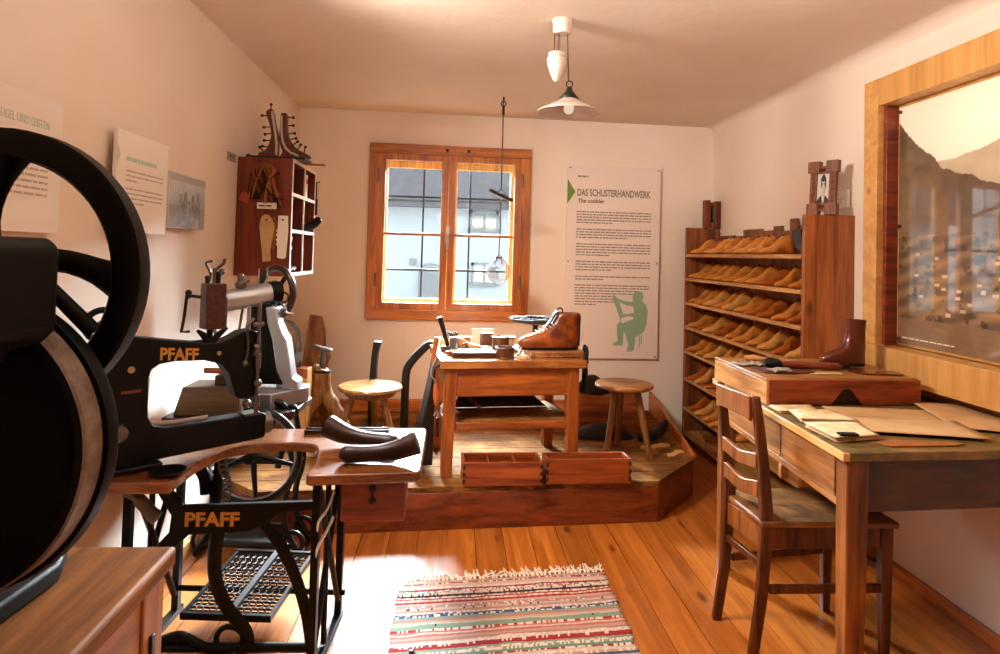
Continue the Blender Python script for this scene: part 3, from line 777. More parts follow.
def f_twist(mb):
    mb.tube(smooth_path([(.25,.10,.232),(.262,.11,.20),(.25,.13,.18),(.262,.12,.15),(.255,.1,.165)], 5), .008, 6); mb.ball((.255, .12, .205), .014, 8, 6)
inside('white_cord_knot', 'knotted white cord hanging under the middle cabinet shelf', 'cord', f_twist, PAPERW)
def f_jar(mb): mb.lathe([(.001,0),(.028,0),(.03,.01),(.03,.05),(.02,.062),(.02,.07),(.001,.07)], Matrix.Translation((.22, .09, .444)), 14)
inside('small_jar', 'small pale jar in the top left cabinet compartment', 'jar', f_jar, plain('stoneware', '#b8a68c', .35))
hk = thing('hanging_sole_knife', 'dark knife hanging on the far side of the red cabinet', 'knife', CM @ Matrix.Translation((.25, CW, .4)))
mb = MB(CM); mb.box((.27, CW+.004, .36), (.30, CW+.014, .46)); mb.box((.275, CW+.004, .46), (.295, CW+.012, .56)); mb.build('blade', IRON2, hk, .002)
mb = MB(CM); mb.cyl((.25, CW+.001, .56), (.31, CW+.012, .566), .004, n=8); mb.build('hook', STEELD, hk)
# ------------------------------------------------------------------ platform
PZ = .21
FA = atan2(.248, 1.588)                                       # direction of the platform's front edge
outline = [(-1.12, 3.105), (.86, 3.414), (1.155, 3.80), (1.165, 4.985), (-1.44, 4.70), (-1.36, 3.3)]
pf = thing('platform', 'low wooden platform of worn boards under the cobbler bench', 'platform', (0, 4, 0))
# boards run with the front edge: clip strips against the outline
def clip(poly, a, b_, c):      # keep a*x+b*y >= c
    out = []
    for i in range(len(poly)):
        p, q = poly[i], poly[(i+1) % len(poly)]
        dp, dq = a*p[0]+b_*p[1]-c, a*q[0]+b_*q[1]-c
        if dp >= 0: out.append(p)
        if dp*dq < 0:
            t = dp/(dp-dq); out.append((p[0]+(q[0]-p[0])*t, p[1]+(q[1]-p[1])*t))
    return out
nx_, ny_ = -sin(FA), cos(FA)
c0 = nx_*outline[0][0] + ny_*outline[0][1]
mb = MB(); k = 0; bw = .155
inner = outline
while True:
    q = clip(clip(inner, nx_, ny_, c0+k*bw+.002), -nx_, -ny_, -(c0+(k+1)*bw-.002)); k += 1
    if len(q) >= 3: quad_prism(mb, q, PZ-.028, PZ)
    if k > 16: break
mb.build('deck', W_WORN, pf, .002)
def plank(a, b_, t, z0, z1, nm, mt, par, bev=.003):
    a = Vector((*a, 0)); b_ = Vector((*b_, 0)); d = (b_-a).normalized(); n = Vector((-d.y, d.x, 0))
    M = frame_m(a, d, n, (0,0,1)); mb = MB(M); mb.box((0, 0, z0), ((b_-a).length, t, z1)); 
    return mb.build(nm, mt, par, bev)
FRONTW = wood('platform front', '#5a2412', '#8c4422', 'X', .36, .8, .7, wear='#7a3a1e', coat=.15)
plank((-1.12, 3.105), (.86, 3.414), .025, 0, PZ-.029, 'front_board', FRONTW, pf)
plank((.86, 3.414), (1.155, 3.80), .025, 0, PZ-.029, 'corner_board', FRONTW, pf)
plank((1.155, 3.80), (1.165, 4.98), .025, 0, PZ-.029, 'side_board', FRONTW, pf)
plank((-1.36, 3.30), (-1.12, 3.105), .025, 0, PZ-.029, 'side_board', FRONTW, pf)
mb = MB()
a = Vector((1.155, 3.83, PZ)); b_ = Vector((1.16, 4.96, PZ)); d = (b_-a).normalized(); n = Vector((-d.y, d.x, 0))
mb.prism([(0, 0), ((b_-a).length, 0), ((b_-a).length, .15), (.25, .055), (0, .02)], .022, frame_m(a, d, (0,0,1), -n)); mb.build('edge_board', W_PINE, pf, .003)

# ------------------------------------------------------------------ cobbler's bench
YB = R(11)
BTt = Matrix.Translation((-.287, 3.335, PZ)) @ Matrix.Rotation(YB, 4, 'Z')
bench = thing('cobbler_bench', 'low worn cobbler bench on the platform below the window', 'workbench', BTt)
BW, BD, BH = .785, .60, .602
def bp_(p0, p1, nm, mt, bev=.003, par=bench):
    mb = MB(BTt); mb.box(p0, p1); return mb.build(nm, mt, par, bev)
bp_((0, 0, BH-.045), (BW, BD, BH), 'bench_top', W_BENCHT, .005)
bp_((.09, .03, BH-.19), (BW-.07, .055, BH-.046), 'apron', W_BENCH)
bp_((.09, BD-.055, BH-.19), (BW-.07, BD-.03, BH-.046), 'apron', W_BENCH)
for (x, y) in ((.03, .02), (BW-.10, .02), (.03, BD-.09), (BW-.10, BD-.09)):
    mb = MB(BTt)
    a = .065; dx = -.006 if x < .3 else .012
    mb.loft([[(x+dx*k, y, z), (x+a+dx*k-.01*k, y, z), (x+a+dx*k-.01*k, y+a, z), (x+dx*k, y+a, z)] for (z, k) in ((0, 1), (BH-.046, 0))]); mb.build('leg', W_BENCHZ, bench, .004)
for (x, nm) in ((.045, 'side_rail'), (BW-.085, 'side_rail')): bp_((x, .09, BH-.17), (x+.03, BD-.09, BH-.047), nm, W_BENCH)
bp_((.095, .035, .235), (BW-.085, .06, .275), 'front_rail', W_BENCH)
bp_((.05, .062, .262), (BW-.05, BD-.1, .278), 'lower_shelf', W_WORN)
bp_((.045, .085, .235), (.075, BD-.09, .261), 'shelf_bearer', W_BENCH); bp_((BW-.075, .085, .235), (BW-.045, BD-.09, .261), 'shelf_bearer', W_BENCH)
def B3(x, y, z=0): return BTt @ Vector((x, y, BH+z))
def BM(x, y, z=0, rz=0): return BTt @ TR(x, y, BH+z+.0008, rz)
# board lying on the lower shelf
q = thing('leaning_board', 'dark board lying slanted on the lower shelf of the cobbler bench', 'board', BTt @ Matrix.Translation((.4, .3, .279)))
Tq = BTt @ TR(.14, .36, .2790, 0, R(0)) 
mb = MB(Tq); mb.prism([(-.02, 0), (.52, 0), (.42, .085), (.02, .085)], .02, frame_m((0,0,0), (1,0,0), (0,.25,.97), (0,-.97,.25))); mb.build('board', W_DARK, q, .003)
q = thing('turned_stick', 'thin brown stick leaning on the dark board under the bench', 'stick', BTt @ Matrix.Translation((.2, .2, .279)))
mb = MB(BTt); mb.tube([(.27, .23, .288), (.17, .34, .372)], .009, 8); mb.build('stick', W_BENCH, q)

# --- bench-top things (x right along the front, y away from the camera)
def bt(nm, lab, cat, x, y, z=0, rz=0, group=None):
    T = BM(x+.045, y-.008, z, rz); return thing(nm, lab, cat, T, group), T
def put(root, T, nm, mt, fn, bev=0, ang=38):
    mb = MB(T); fn(mb); return mb.build(nm, mt, root, bev, ang=ang)
# white flat tray in front, with knife
q, T = bt('white_slab', 'white stone slab with dark edge at the front left of the bench top', 'slab', .03, .10)
put(q, T, 'slab', plain('slate edge', '#3a2018', .5), lambda m: m.box((0, 0, 0), (.235, .13, .024)), .002)
put(q, T, 'surface', plain('white marble', '#ece6da', .3), lambda m: m.box((.003, .003, .0242), (.232, .127, .028)))
q, T = bt('leather_knife', 'pale paring knife lying on the white slab', 'knife', .085, .15, .029)
put(q, T, 'blade', plain('pale steel', '#d8cfc4', .35, .6), lambda m: m.prism([(0,0),(.05,-.008),(.12,.012),(.135,.03),(.06,.022)], .006), .001)
# round tins
def tin(nm, lab, x, y, r, h, mt, lid=True, rimc=STEELD):
    q, T = bt(nm, lab, 'tin', x, y)
    put(q, T, 'can', mt, lambda m: m.lathe([(.001,0),(r,0),(r,h),(r-.004,h),(r-.004,h*.75 if lid is False else h-.004),(.001,h*.75 if lid is False else h-.004)], n=22))
    put(q, T, 'rim', rimc, lambda m: (m.torus((0,0,h), r, .003, n=22), m.torus((0,0,.004), r, .003, n=22)))
    return q, T
RTIN = plain('rusty brown tin', '#70401f', .45, .35, var=.2, vcol='#4c2812', vscale=30)
tin('round_tin', 'low wide rusty tin at the front middle of the bench', .31, .10, .05, .055, RTIN, False)
tin('round_tin', 'taller round rusty tin behind the low wide tin on the bench', .325, .30, .048, .085, RTIN)
tin('metal_mug', 'grey dented metal cylinder near the left end of the bench', .055, .24, .025, .088, STEELD, False)
tin('brown_tub', 'orange brown round tub at the back left of the bench', .14, .47, .036, .062, plain('amber tub', '#a8622c', .4), False)
tin('brown_tub', 'small brown tub behind the big boot at the back of the bench', .66, .48, .035, .07, plain('brown tub', '#7a4322', .4))
# square caddy and white card
q, T = bt('wooden_block', 'dark square wooden block standing before the white card', 'block', .245, .46)
put(q, T, 'block', wood('dark block', '#3a1f12', '#5e3720', 'Z', .5), lambda m: m.box((0,0,0), (.07,.07,.085)), .003)
q, T = bt('white_card', 'blank white card standing at the back of the bench', 'card', .20, .565)
put(q, T, 'card', PAPERW, lambda m: m.box((0,0,0), (.135,.006,.10)), .001)
# orange last on bench
q, T = bt('bench_last', 'orange wooden shoe last lying among the tools on the bench', 'shoe last', .235, .36, 0, R(172))
def last_mb(L=.25, W=.085, H=.105, T=None, toe=.032):
    mb = MB(T); rings = []
    n = 16
    for i in range(n+1):
        t = i/n
        hw = W/2*(max(0, sin(pi*min(1, t*1.75+.06)/2))**.7)*(1-.36*exp(-((t-.62)/.18)**2))*(1 if t < .82 else sqrt(max(.02, 1-((t-.82)/.19)**2)))
        if t == 0: hw = W*.09
        top = toe + (H-toe)*(1/(1+exp(-(t-.52)*11)))
        top *= (.55+.45*min(1, t*6)); 
        if t > .93: top -= (t-.93)*H*.8
        bot = .012*max(0, (t-.30)/.4)*(1 if t < .7 else max(0, 1-(t-.7)/.2)) + .010*max(0, 1-t*5)
        tw = .42 if t > .55 else 1 - .58*max(0, (t-.15)/.4)
        ring = []
        for k in range(14):
            a = 2*pi*k/14; sy = sin(a); cx_ = cos(a)
            zz = (bot+top)/2 + (top-bot)/2*math.copysign(abs(sy)**.75, sy)
            w_ = hw*math.copysign(abs(cx_)**.7, cx_)
            f = (zz-bot)/max(1e-4, top-bot); w_ *= (1-(1-tw)*max(0, f-.35)/.65)
            ring.append((L*t, w_, zz))
        rings.append(ring)
    mb.loft(rings); return mb
last_mb(.19, .07, .075, T).build('body', W_LAST, q, ang=60)
# flat tools
q, T = bt('long_rasp', 'long dark rasp lying behind the white slab', 'rasp', -.0, .185, .0)
put(q, T, 'blade', STEELD, lambda m: m.box((.09, .0, .002), (.30, .022, .010)), .002)
put(q, T, 'handle', W_BENCH, lambda m: m.tube([(.0,.01,.012),(.04,.01,.012),(.09,.011,.009)], [.010,.013,.008], 10))
q, T = bt('round_anvil', 'small grey iron dome among the tools in the middle of the bench', 'tool', .235, .285)
put(q, T, 'dome', STEELD, lambda m: m.lathe([(.001,0),(.026,0),(.028,.012),(.018,.03),(.001,.036)], n=16))
q, T = bt('brown_bottle', 'stubby brown bottle beside the grey metal cylinder', 'bottle', .115, .255)
put(q, T, 'glass', plain('brown glass', '#4a2a16', .15, 0, .6), lambda m: m.lathe([(.001,0),(.024,0),(.026,.03),(.014,.046),(.014,.056),(.001,.056)], n=16))
q, T = bt('oval_dish', 'dark shallow oval dish with scraps in the middle of the bench', 'dish', .17, .27)
put(q, T, 'dish', IRON2, lambda m: m.loft([[(.07*c*cos(2*pi*k/20), .03*c*sin(2*pi*k/20), z) for k in range(20)] for (c, z) in ((.8,0),(1,.014),(.94,.014),(.78,.005))]))
q, T = bt('folded_cloth', 'white folded cloth behind the round tins on the bench', 'cloth', .22, .40)
put(q, T, 'cloth', PAPERW, lambda m: m.loft([[(x, y*(1+.1*sin(x*60)), z) for (x, y) in ((-.06,-.04),(.07,-.045),(.075,.04),(-.055,.045))] for z in (0,.012,.016)]), .004)
# tray of white at back left with odd wires
q, T = bt('shallow_box', 'shallow pale box of wire ends at the back left of the bench', 'box', .0, .48)
def sbox(m):
    m.box((0,0,0), (.11,.09,.006)); m.box((0,0,.006), (.11,.006,.05)); m.box((0,.084,.006), (.11,.09,.05)); m.box((0,.006,.006), (.006,.084,.05)); m.box((.104,.006,.006), (.11,.084,.05))
put(q, T, 'box', plain('pale card box', '#d9c39a', .8), sbox, .001)
def wires(m):
    for k in range(5): m.tube(smooth_path([(.02+.018*k,.03,.01),(.025+.016*k,.04,.06),(.05+.014*k,.045,.085-.006*(k%3)),(.07+.012*k,.05,.06)], 5), .0035, 6)
put(q, T, 'wire', IRON2, wires)
# hammer handle sticking up at left back
q, T = bt('upright_hammer', 'dark hammer standing handle up at the left end of the bench', 'hammer', .02, .33)
put(q, T, 'handle', LEATHD, lambda m: m.tube([(.01,0,.03),(-.012,0,.10),(-.032,0,.165),(-.04,0,.19)], [.010,.012,.015,.016], 10))
put(q, T, 'head', STEELD, lambda m: m.box((-.03,-.014,0), (.05,.014,.03)), .004)
# revolving nail tray on its foot
q, T = bt('nail_tray', 'round black revolving nail tray with cups raised behind the boot', 'tray', .56, .44); T = T @ Matrix.Diagonal((1.26, 1.26, 1.06, 1))
put(q, T, 'foot', IRON2, lambda m: m.lathe([(.001,0),(.05,0),(.045,.012),(.014,.03),(.012,.12),(.02,.135),(.001,.135)], n=18))
GUN = plain('worn gunmetal', '#35302c', .5, .4, bump=.2)
def traym(m):
    m.lathe([(.001,.135),(.06,.137),(.118,.150),(.122,.168),(.114,.168),(.10,.152),(.001,.150)], n=28)
    for k in range(8):
        a = 2*pi*k/8; m.lathe([(.001,.152),(.024,.152),(.031,.172),(.028,.172),(.02,.157),(.001,.157)], Matrix.Translation((.08*cos(a), .08*sin(a), 0)), 12)
put(q, T, 'tray', GUN, traym)
def nls(m):
    rs = random.Random(4)
    for k in range(46):
        a = 2*pi*(k % 8)/8; p = Vector((.08*cos(a)+rs.uniform(-.016,.016), .08*sin(a)+rs.uniform(-.016,.016), .162+rs.uniform(0,.01)))
        d = Vector((rs.uniform(-1,1), rs.uniform(-1,1), rs.uniform(0,.5))).normalized()*.012; m.tube([p-d, p+d], .0016, 5)
put(q, T, 'nails', STEEL, nls)['kind'] = 'stuff'
q, T = bt('pale_tin', 'low pale tin with dark lid under the nail tray', 'tin', .385, .45)
put(q, T, 'can', plain('pinkish tin', '#cdb0a0', .5), lambda m: m.lathe([(.001,0),(.055,0),(.055,.06),(.001,.06)], n=20))
put(q, T, 'lid', IRON2, lambda m: m.lathe([(.001,.061),(.058,.061),(.058,.068),(.001,.068)], n=20))
q, T = bt('pincers', 'steel pincers lying left of the big boot toe', 'pincers', .425, .30, 0, R(60))
put(q, T, 'arm', STEEL, lambda m: m.tube(smooth_path([(-.06,.018,.008),(0,.012,.008),(.04,-.004,.008),(.06,-.014,.008),(.075,0,.008)], 4), .0055, 8))
put(q, T, 'arm', STEEL, lambda m: m.tube(smooth_path([(-.06,-.018,.018),(0,-.012,.018),(.04,.004,.018),(.06,.014,.018),(.075,0,.018)], 4), .0055, 8))
# leather lace heap
q, T = bt('leather_lace', 'pale curled leather lace between the tins and the boot', 'lace', .375, .075, 0)
put(q, T, 'lace', plain('pale thong', '#d9b98a', .6), lambda m: m.tube(smooth_path([(-.03,.1,.004),(0,.06,.018),(.02,.02,.006),(.05,.0,.012),(.03,-.03,.006),(-.01,-.01,.012),(.02,.05,.03),(.045,.1,.05)], 6), .006, 6, sq=(1,.5)))

# the big boot on its board
q, T = bt('cutting_board', 'thick brown board at the front right of the bench under the boot', 'board', .455, .09)
put(q, T, 'board', wood('scarred board', '#7a4526', '#b07848', 'X', .45, 1.2, 0, wear='#c79a6a'), lambda m: m.box((0,0,0), (.305,.19,.032)), .005)
def boot_mb(T, levels, n=28, p=.8):
    mb = MB(T); rings = []
    for (z, xb, xf, w, eg) in levels:
        cx_ = (xb+xf)/2; L = (xf-xb)/2; ring = []
        for k in range(n):
            a = 2*pi*k/n; c, s_ = cos(a), sin(a)
            x = cx_ + L*math.copysign(abs(c)**p, c)
            f = (x-xb)/max(1e-4, xf-xb)
            ww = w*(1 + eg*(f-.45))*(1-.18*exp(-((f-.42)/.16)**2)*(1 if eg else 0))
            ring.append((x, ww*math.copysign(abs(s_)**.85, s_), z))
        rings.append(ring)
    mb.loft(rings); return mb
# toe points to -x : rotate by 180
q, T = bt('lace_up_boot', 'big brown leather lace up boot on the board at the right of the bench', 'boot', .745, .18, .0325, pi)
sole = boot_mb(T, [(0, .004, .335, .044, .25), (.010, .0, .345, .049, .25), (.014, 0, .345, .049, .25)]); sole.build('sole', LEATHD, q, ang=50)
heel = boot_mb(T, [(.0, .002, .085, .04, 0), (.014, .0, .09, .043, 0)]); 
LB = plain('polished tan boot', '#a8561c', .34, 0, .5, .2, bump=.35, bscale=45, var=.13, vcol='#5a220c', vscale=9)
up = boot_mb(T, [(.015, .004, .338, .046, .25), (.035, .0, .346, .05, .25), (.055, .0, .342, .049, .22), (.072, .001, .315, .045, .12), (.085, .002, .27, .041, 0), (.100, .004, .225, .039, 0), (.12, .004, .188, .038, 0), (.145, .002, .158, .038, 0), (.175, -.002, .138, .039, 0), (.20, -.004, .130, .040, 0), (.203, -.001, .126, .037, 0), (.185, .002, .124, .034, 0)])
up.build('upper', LB, q, ang=60)
def laces(m):
    for k, (x, z) in enumerate(((.245,.096),(.222,.104),(.200,.116),(.182,.128),(.166,.142))):
        m.tube(smooth_path([(x-.012, -.03, z-.004), (x+.003, -.012, z+.006), (x+.005, .012, z+.006), (x-.012, .03, z-.004)], 4), .0034, 6)
        m.tube([(x-.012, -.03, z-.004), (x+.004, -.006, z+.009), (x-.006, .03, z+.002)], .003, 6)
    m.tube(smooth_path([(.15,-.01,.165),(.17,-.03,.15),(.19,-.045,.10),(.2,-.05,.06)], 4), .003, 6)
put(q, T, 'lace', plain('cream lace', '#e6d2ae', .7), laces)
put(q, T, 'tongue', LEATHD, lambda m: m.tube(smooth_path([(.20,0,.118),(.165,0,.155),(.142,0,.195),(.125,0,.212)], 5), [.024]*15+[.02], 10, sq=(.28, 1)))
put(q, T, 'pull_loop', LEATHD, lambda m: m.torus((.112, 0, .213), .016, .004, Matrix.Rotation(R(90), 4, 'X'), n=16, m=6))
put(q, T, 'heel_strip', LEATHD, lambda m: m.tube(smooth_path([(-.001,0,.018),(-.003,0,.06),(-.003,0,.12),(-.006,0,.19)], 4), .012, 8, sq=(.35, 1)))

# things hanging from the bench ends
q = thing('leather_apron', 'black leather apron hanging over the left end of the bench', 'apron', BTt @ Matrix.Translation((-.05, .3, .02)))
mb = MB(BTt); rings = []
for j in range(9):
    t = j/8; z = BH+.008 - t*.56 if j else BH+.012
    w0, w1 = -.012-.10*t**1.1, -.010-.006*t
    y0, y1 = .10-.02*t, .30+.12*t
    ring = []
    for k in range(9): ring.append((w0 + .012*sin(k*1.6+j*.5)*t, y0+(y1-y0)*k/8, z))
    for k in range(8, -1, -1): ring.append((w1 - .006*sin(k*1.9)*t, y0+(y1-y0)*k/8, z))
    rings.append(ring)
mb.loft(rings); mb.build('apron', LEATHD, q, ang=70)
q = thing('wood_handled_awl', 'orange handled awl hanging at the left front corner of the bench', 'awl', BTt @ Matrix.Translation((-.02, 0, BH-.2)))
mb = MB(BTt); mb.tube([(-.022,-.012,BH-.115),(-.020,-.012,BH-.14),(-.016,-.012,BH-.18),(-.013,-.012,BH-.215),(-.012,-.012,BH-.225)], [.008,.012,.016,.013,.006], 10); mb.build('handle', plain('orange handle', '#b8622a', .35), q)
mb = MB(BTt); mb.tube(smooth_path([(-.022,-.012,BH-.115),(-.03,-.012,BH-.09),(-.045,-.008,BH-.07),(-.04,0,BH-.03),(-.02,.01,BH+.01)], 4), .004, 8); mb.build('shank', STEEL, q)
q = thing('curved_knife', 'dark knife hanging point down below the orange handled awl', 'knife', BTt @ Matrix.Translation((-.02, 0, BH-.4)))
mb = MB(BTt); mb.tube([(-.006,-.010,BH-.285),(-.006,-.010,BH-.38)], [.010,.009], 8); mb.build('handle', W_DARK, q)
mb = MB(BTt); mb.tube(smooth_path([(-.006,-.010,BH-.285),(-.004,-.010,BH-.265),(-.014,-.010,BH-.255),(-.025,-.010,BH-.275)], 4), .004, 6); mb.build('hook', STEEL, q)
q = thing('wooden_mallet_handle', 'brown wooden handle leaning upright at the left bench corner', 'tool', BTt @ Matrix.Translation((-.02, .2, BH-.1)))
mb = MB(BTt); mb.tube([(-.03,.03,BH-.03),(-.028,.035,BH+.04),(-.02,.04,BH+.10),(-.018,.04,BH+.115)], [.009,.013,.015,.010], 10); mb.build('handle', W_BENCHZ, q)
mb = MB(BTt); mb.cyl((-.045,.028,BH-.055), (0,.032,BH-.02), .010, n=8); mb.build('ferrule', STEELD, q)
for i, (y, dx) in enumerate(((.06, .0), (.12, .012))):
    q = thing('hanging_pincers', ['dark pincers hanging at the right end of the bench nearest the front', 'dark pincers hanging at the right end of the bench behind the first pair'][i], 'pincers', BTt @ Matrix.Translation((BW+.02, y, BH-.1)))
    for sgn in (-1, 1):
        mb = MB(BTt); mb.tube(smooth_path([(BW+.014+dx, y+sgn*.02, BH-.19), (BW+.014+dx, y+sgn*.016, BH-.08), (BW+.014+dx, y-sgn*.006, BH-.01), (BW+.014+dx, y-sgn*.022, BH+.035), (BW+.014+dx, y-sgn*.004, BH+.062)], 5), .0075, 8); mb.build('arm', IRON2, q)
    mb = MB(BTt); mb.cyl((BW+.002+dx, y, BH-.02), (BW+.027+dx, y, BH-.02), .009, n=10); mb.build('rivet', STEELD, q)

# ------------------------------------------------------------------ two drawer boxes at the platform edge
def drawer(T, w, d, h, lab, parts):
    q = thing('drawer_box', lab, 'box', T)
    t = .012
    DW = wood('dovetailed drawer', '#7c3418', '#b05c2a', 'X', .4, 1, .4)
    put(q, T, 'front_panel', DW, lambda m: m.box((0,0,0), (w,t,h)), .002); put(q, T, 'back_panel', DW, lambda m: m.box((0,d-t,0), (w,d,h*.96)), .002)
    put(q, T, 'side_panel', DW, lambda m: m.box((0,t,0), (t,d-t,h)), .002); put(q, T, 'side_panel', DW, lambda m: m.box((w-t,t,0), (w,d-t,h)), .002)
    put(q, T, 'bottom_panel', DW, lambda m: m.box((t,t,0), (w-t,d-t,.008)))
    for k in range(parts-1):
        x = w*(k+1)/parts; put(q, T, 'divider', DW, lambda m: m.box((x-.004,t,.008), (x+.004,d-t,h*.9)), .001)
    def tails(m):
        for sx in (0, w):
            for k in range(3): m.box((sx-.0006 if sx == 0 else sx-t, -.0008, h*(.12+.3*k)), (sx+t if sx == 0 else sx+.0006, .001, h*(.12+.3*k)+h*.16))
    put(q, T, 'dovetail', W_DARK, tails)
    return q, T
T = TR(-.150, 3.252, PZ+.0005, FA*.75); q, Td1 = drawer(T, .40, .19, .115, 'wooden drawer box with three compartments on the platform edge', 3)
T = TR(.268, 3.312, PZ+.0005, FA*.75); q, Td2 = drawer(T, .44, .14, .125, 'empty wooden drawer box without dividers on the platform edge', 1)
q = thing('leather_scrap', 'brown leather scrap in the middle compartment of the divided drawer', 'leather piece', Td1 @ Matrix.Translation((.2, .1, .009)))
put(q, Td1, 'scrap', LEATHT, lambda m: m.loft([[(.15,.03,z),(.25,.035,z+.01),(.255,.12,z+.03),(.24,.16,z+.055),(.16,.15,z+.05)] for z in (.012,.017)]), .001)

# ------------------------------------------------------------------ stools
def stool(nm, lab, T, r, h, legs, seatm, lip, top_round):
    q = thing(nm, lab, 'stool', T)
    put(q, T, 'seat', seatm, lambda m: m.lathe([(.001,h-.032),(r-.02,h-.032),(r-.003,h-.024),(r,h-.014),(r-.006,h-.003),(r-.03,h),(.001,h-top_round)], n=36))
    if lip: put(q, T, 'seat_block', W_STOOL, lambda m: m.lathe([(.001,h-.066),(r*.72,h-.066),(r*.80,h-.05),(r*.80,h-.033),(.001,h-.033)], n=32))
    for a in legs:
        a = R(a); put(q, T, 'leg', W_STOOL, lambda m: m.tube([(r*1.0*cos(a), r*1.0*sin(a), 0), (r*.48*cos(a), r*.48*sin(a), h-.034)], [.017, .021], 10))
    return q
stool('three_legged_stool', 'round three legged stool with pale worn seat left of the bench', TR(-.765, 4.0, PZ+.0005), .195, .335, (200, 330, 90), W_SEAT, True, .004)
stool('three_legged_stool', 'round three legged stool with brown dished seat right of the bench', TR(.76, 3.88, PZ+.0005), .172, .415, (225, 325, 90), wood('dished seat', '#8a5428', '#bd8448', 'X', .3, 1.2, .3), False, .014)

# ------------------------------------------------------------------ iron posts and fork by the back wall
q = thing('iron_post', 'straight black iron post behind the left stool', 'post', (-.79, 4.25, PZ))
mb = MB(); mb.loft([[(x-.022*s_, 4.25-.02, z),(x+.022*s_, 4.25-.02, z),(x+.022*s_, 4.29, z),(x-.022*s_, 4.29, z)] for (x, z, s_) in ((-.80, PZ+.001, 1.05),(-.80,.45,1),(-.797,.60,.9),(-.79,.70,.9),(-.778,.765,1.05),(-.778,.775,1.1))]); mb.build('post', IRON2, q, .004)
mb = MB(); mb.box((-.87, 4.2, PZ+.0005), (-.73, 4.34, PZ+.02)); mb.build('foot', IRON2, q, .003)
q = thing('iron_bracket_post', 'black iron post bent over to the right beside the bench', 'post', (-.57, 4.2, PZ))
pth = [(-.565,.4,0)]
pts = smooth_path([(-.58,4.2,PZ+.001),(-.58,4.2,.5),(-.575,4.2,.60),(-.545,4.2,.66),(-.49,4.2,.725),(-.44,4.2,.775)], 6)
mb = MB(); mb.tube(pts, .026, 8, sq=(1, .8)); mb.build('post', IRON2, q, ang=60)
mb = MB(); mb.prism([(-.47,.765),(-.385,.785),(-.38,.80),(-.445,.795)], .06, frame_m((0, 4.23, 0), (1,0,0), (0,0,1), (0,-1,0))); mb.build('horn', IRON2, q, .004)
mb = MB(); mb.box((-.66, 4.13, PZ+.0005), (-.50, 4.27, PZ+.02)); mb.build('foot', IRON2, q, .003)
# forked branch carrying an iron last
q = thing('forked_branch_stand', 'forked tree branch stand topped with an iron shoe anvil', 'stand', (-1.07, 4.1, PZ))
def br(pts, rr):
    mb = MB(); P = smooth_path(pts, 6); n = len(P); rad = [rr[0]+(rr[1]-rr[0])*i/(n-1)+.003*sin(i*1.7) for i in range(n)]
    mb.tube(P, rad, 12); return mb
mb = br([(-1.085,4.1,.47),(-1.095,4.1,.60),(-1.09,4.1,.625)], (.062,.048)); 
for pts, rr in (([(-1.25,4.02,PZ+.002),(-1.20,4.04,.30),(-1.13,4.08,.41),(-1.085,4.1,.50)], (.036,.058)), ([(-.90,4.05,PZ+.002),(-.945,4.06,.30),(-1.02,4.08,.41),(-1.085,4.1,.49)], (.034,.05)), ([(-1.10,4.30,PZ+.002),(-1.10,4.24,.30),(-1.09,4.14,.44),(-1.085,4.1,.5)], (.034,.05))):
    m2 = br(pts, rr); o = len(mb.v); mb.v += m2.v; mb.f += [tuple(i+o for i in f) for f in m2.f]; mb.mi += m2.mi
mb.build('branch', W_LOG, q, ang=70)
mb = MB(); mb.torus((-1.09,4.1,.602), .05, .008, n=24); mb.build('iron_ring', IRON2, q)
mb = MB(); mb.cyl((-1.09,4.1,.61), (-1.085,4.1,.73), .021, .017, 12); mb.loft([[(x, 4.1+s_*w_, z) for s_ in (-1, 1)] + [(x, 4.1+s_*w_, z-.022) for s_ in (1, -1)] for (x, z, w_) in ((-1.145,.768,.02),(-1.11,.758,.03),(-1.06,.748,.03),(-1.035,.742,.026))]); mb.build('shoe_anvil', STEELD, q, .003)
# plank, leaning slab and block
q = thing('leaning_slab', 'tall weathered wooden slab leaning in the left back corner', 'slab', (-1.3, 4.5, PZ))
mb = MB(); Ts = frame_m((-1.345, 4.47, PZ+.003), (1,.1,0), (-.02,.14,.99), (.1,-.99,.14)); mb.prism([(-.02,0),(.19,0),(.20,.3),(.185,.36),(.205,.42),(.17,.46),(.155,.60),(.13,.69),(.05,.70),(.02,.4)], .05, Ts); mb.build('slab', wood('weathered slab', '#6a4526', '#b0814e', 'Z', .55, .8, .7, wear='#8a5a30'), q, .006)
mb = MB(); mb.prism([(.06,.34),(.15,.36),(.215,.40),(.2,.43),(.11,.42),(.07,.40)], .03, Ts @ Matrix.Translation((0,0,.05))); mb.build('burl', W_LOG, q, .008)
q = thing('square_timber_post', 'pale square timber post standing behind the silver sewing machine', 'post', (-1.16, 3.86, PZ))
mb = MB(); mb.box((-1.215, 3.85, PZ+.0005), (-1.11, 3.95, .655)); mb.build('post', W_LIGHTZ, q, .006)
mb = MB(); mb.box((-1.2145, 3.8495, .60), (-1.1105, 3.9505, .6575)); mb.build('stained_top', W_BENCHZ, q, .004)
q = thing('hooked_iron_bar', 'grey hooked iron bar stuck into the square timber post', 'bar', (-1.16, 3.9, .66))
mb = MB(); mb.tube(smooth_path([(-1.275,3.9,.93),(-1.235,3.9,.92),(-1.195,3.9,.875),(-1.185,3.9,.80),(-1.185,3.9,.73),(-1.18,3.9,.66)], 6), [.010]*6+[.014]*12+[.018]*12+[.012], 8, sq=(1, .6)); mb.box((-1.205,3.88,.70), (-1.165,3.92,.745)); mb.build('bar', STEELD, q, ang=60)

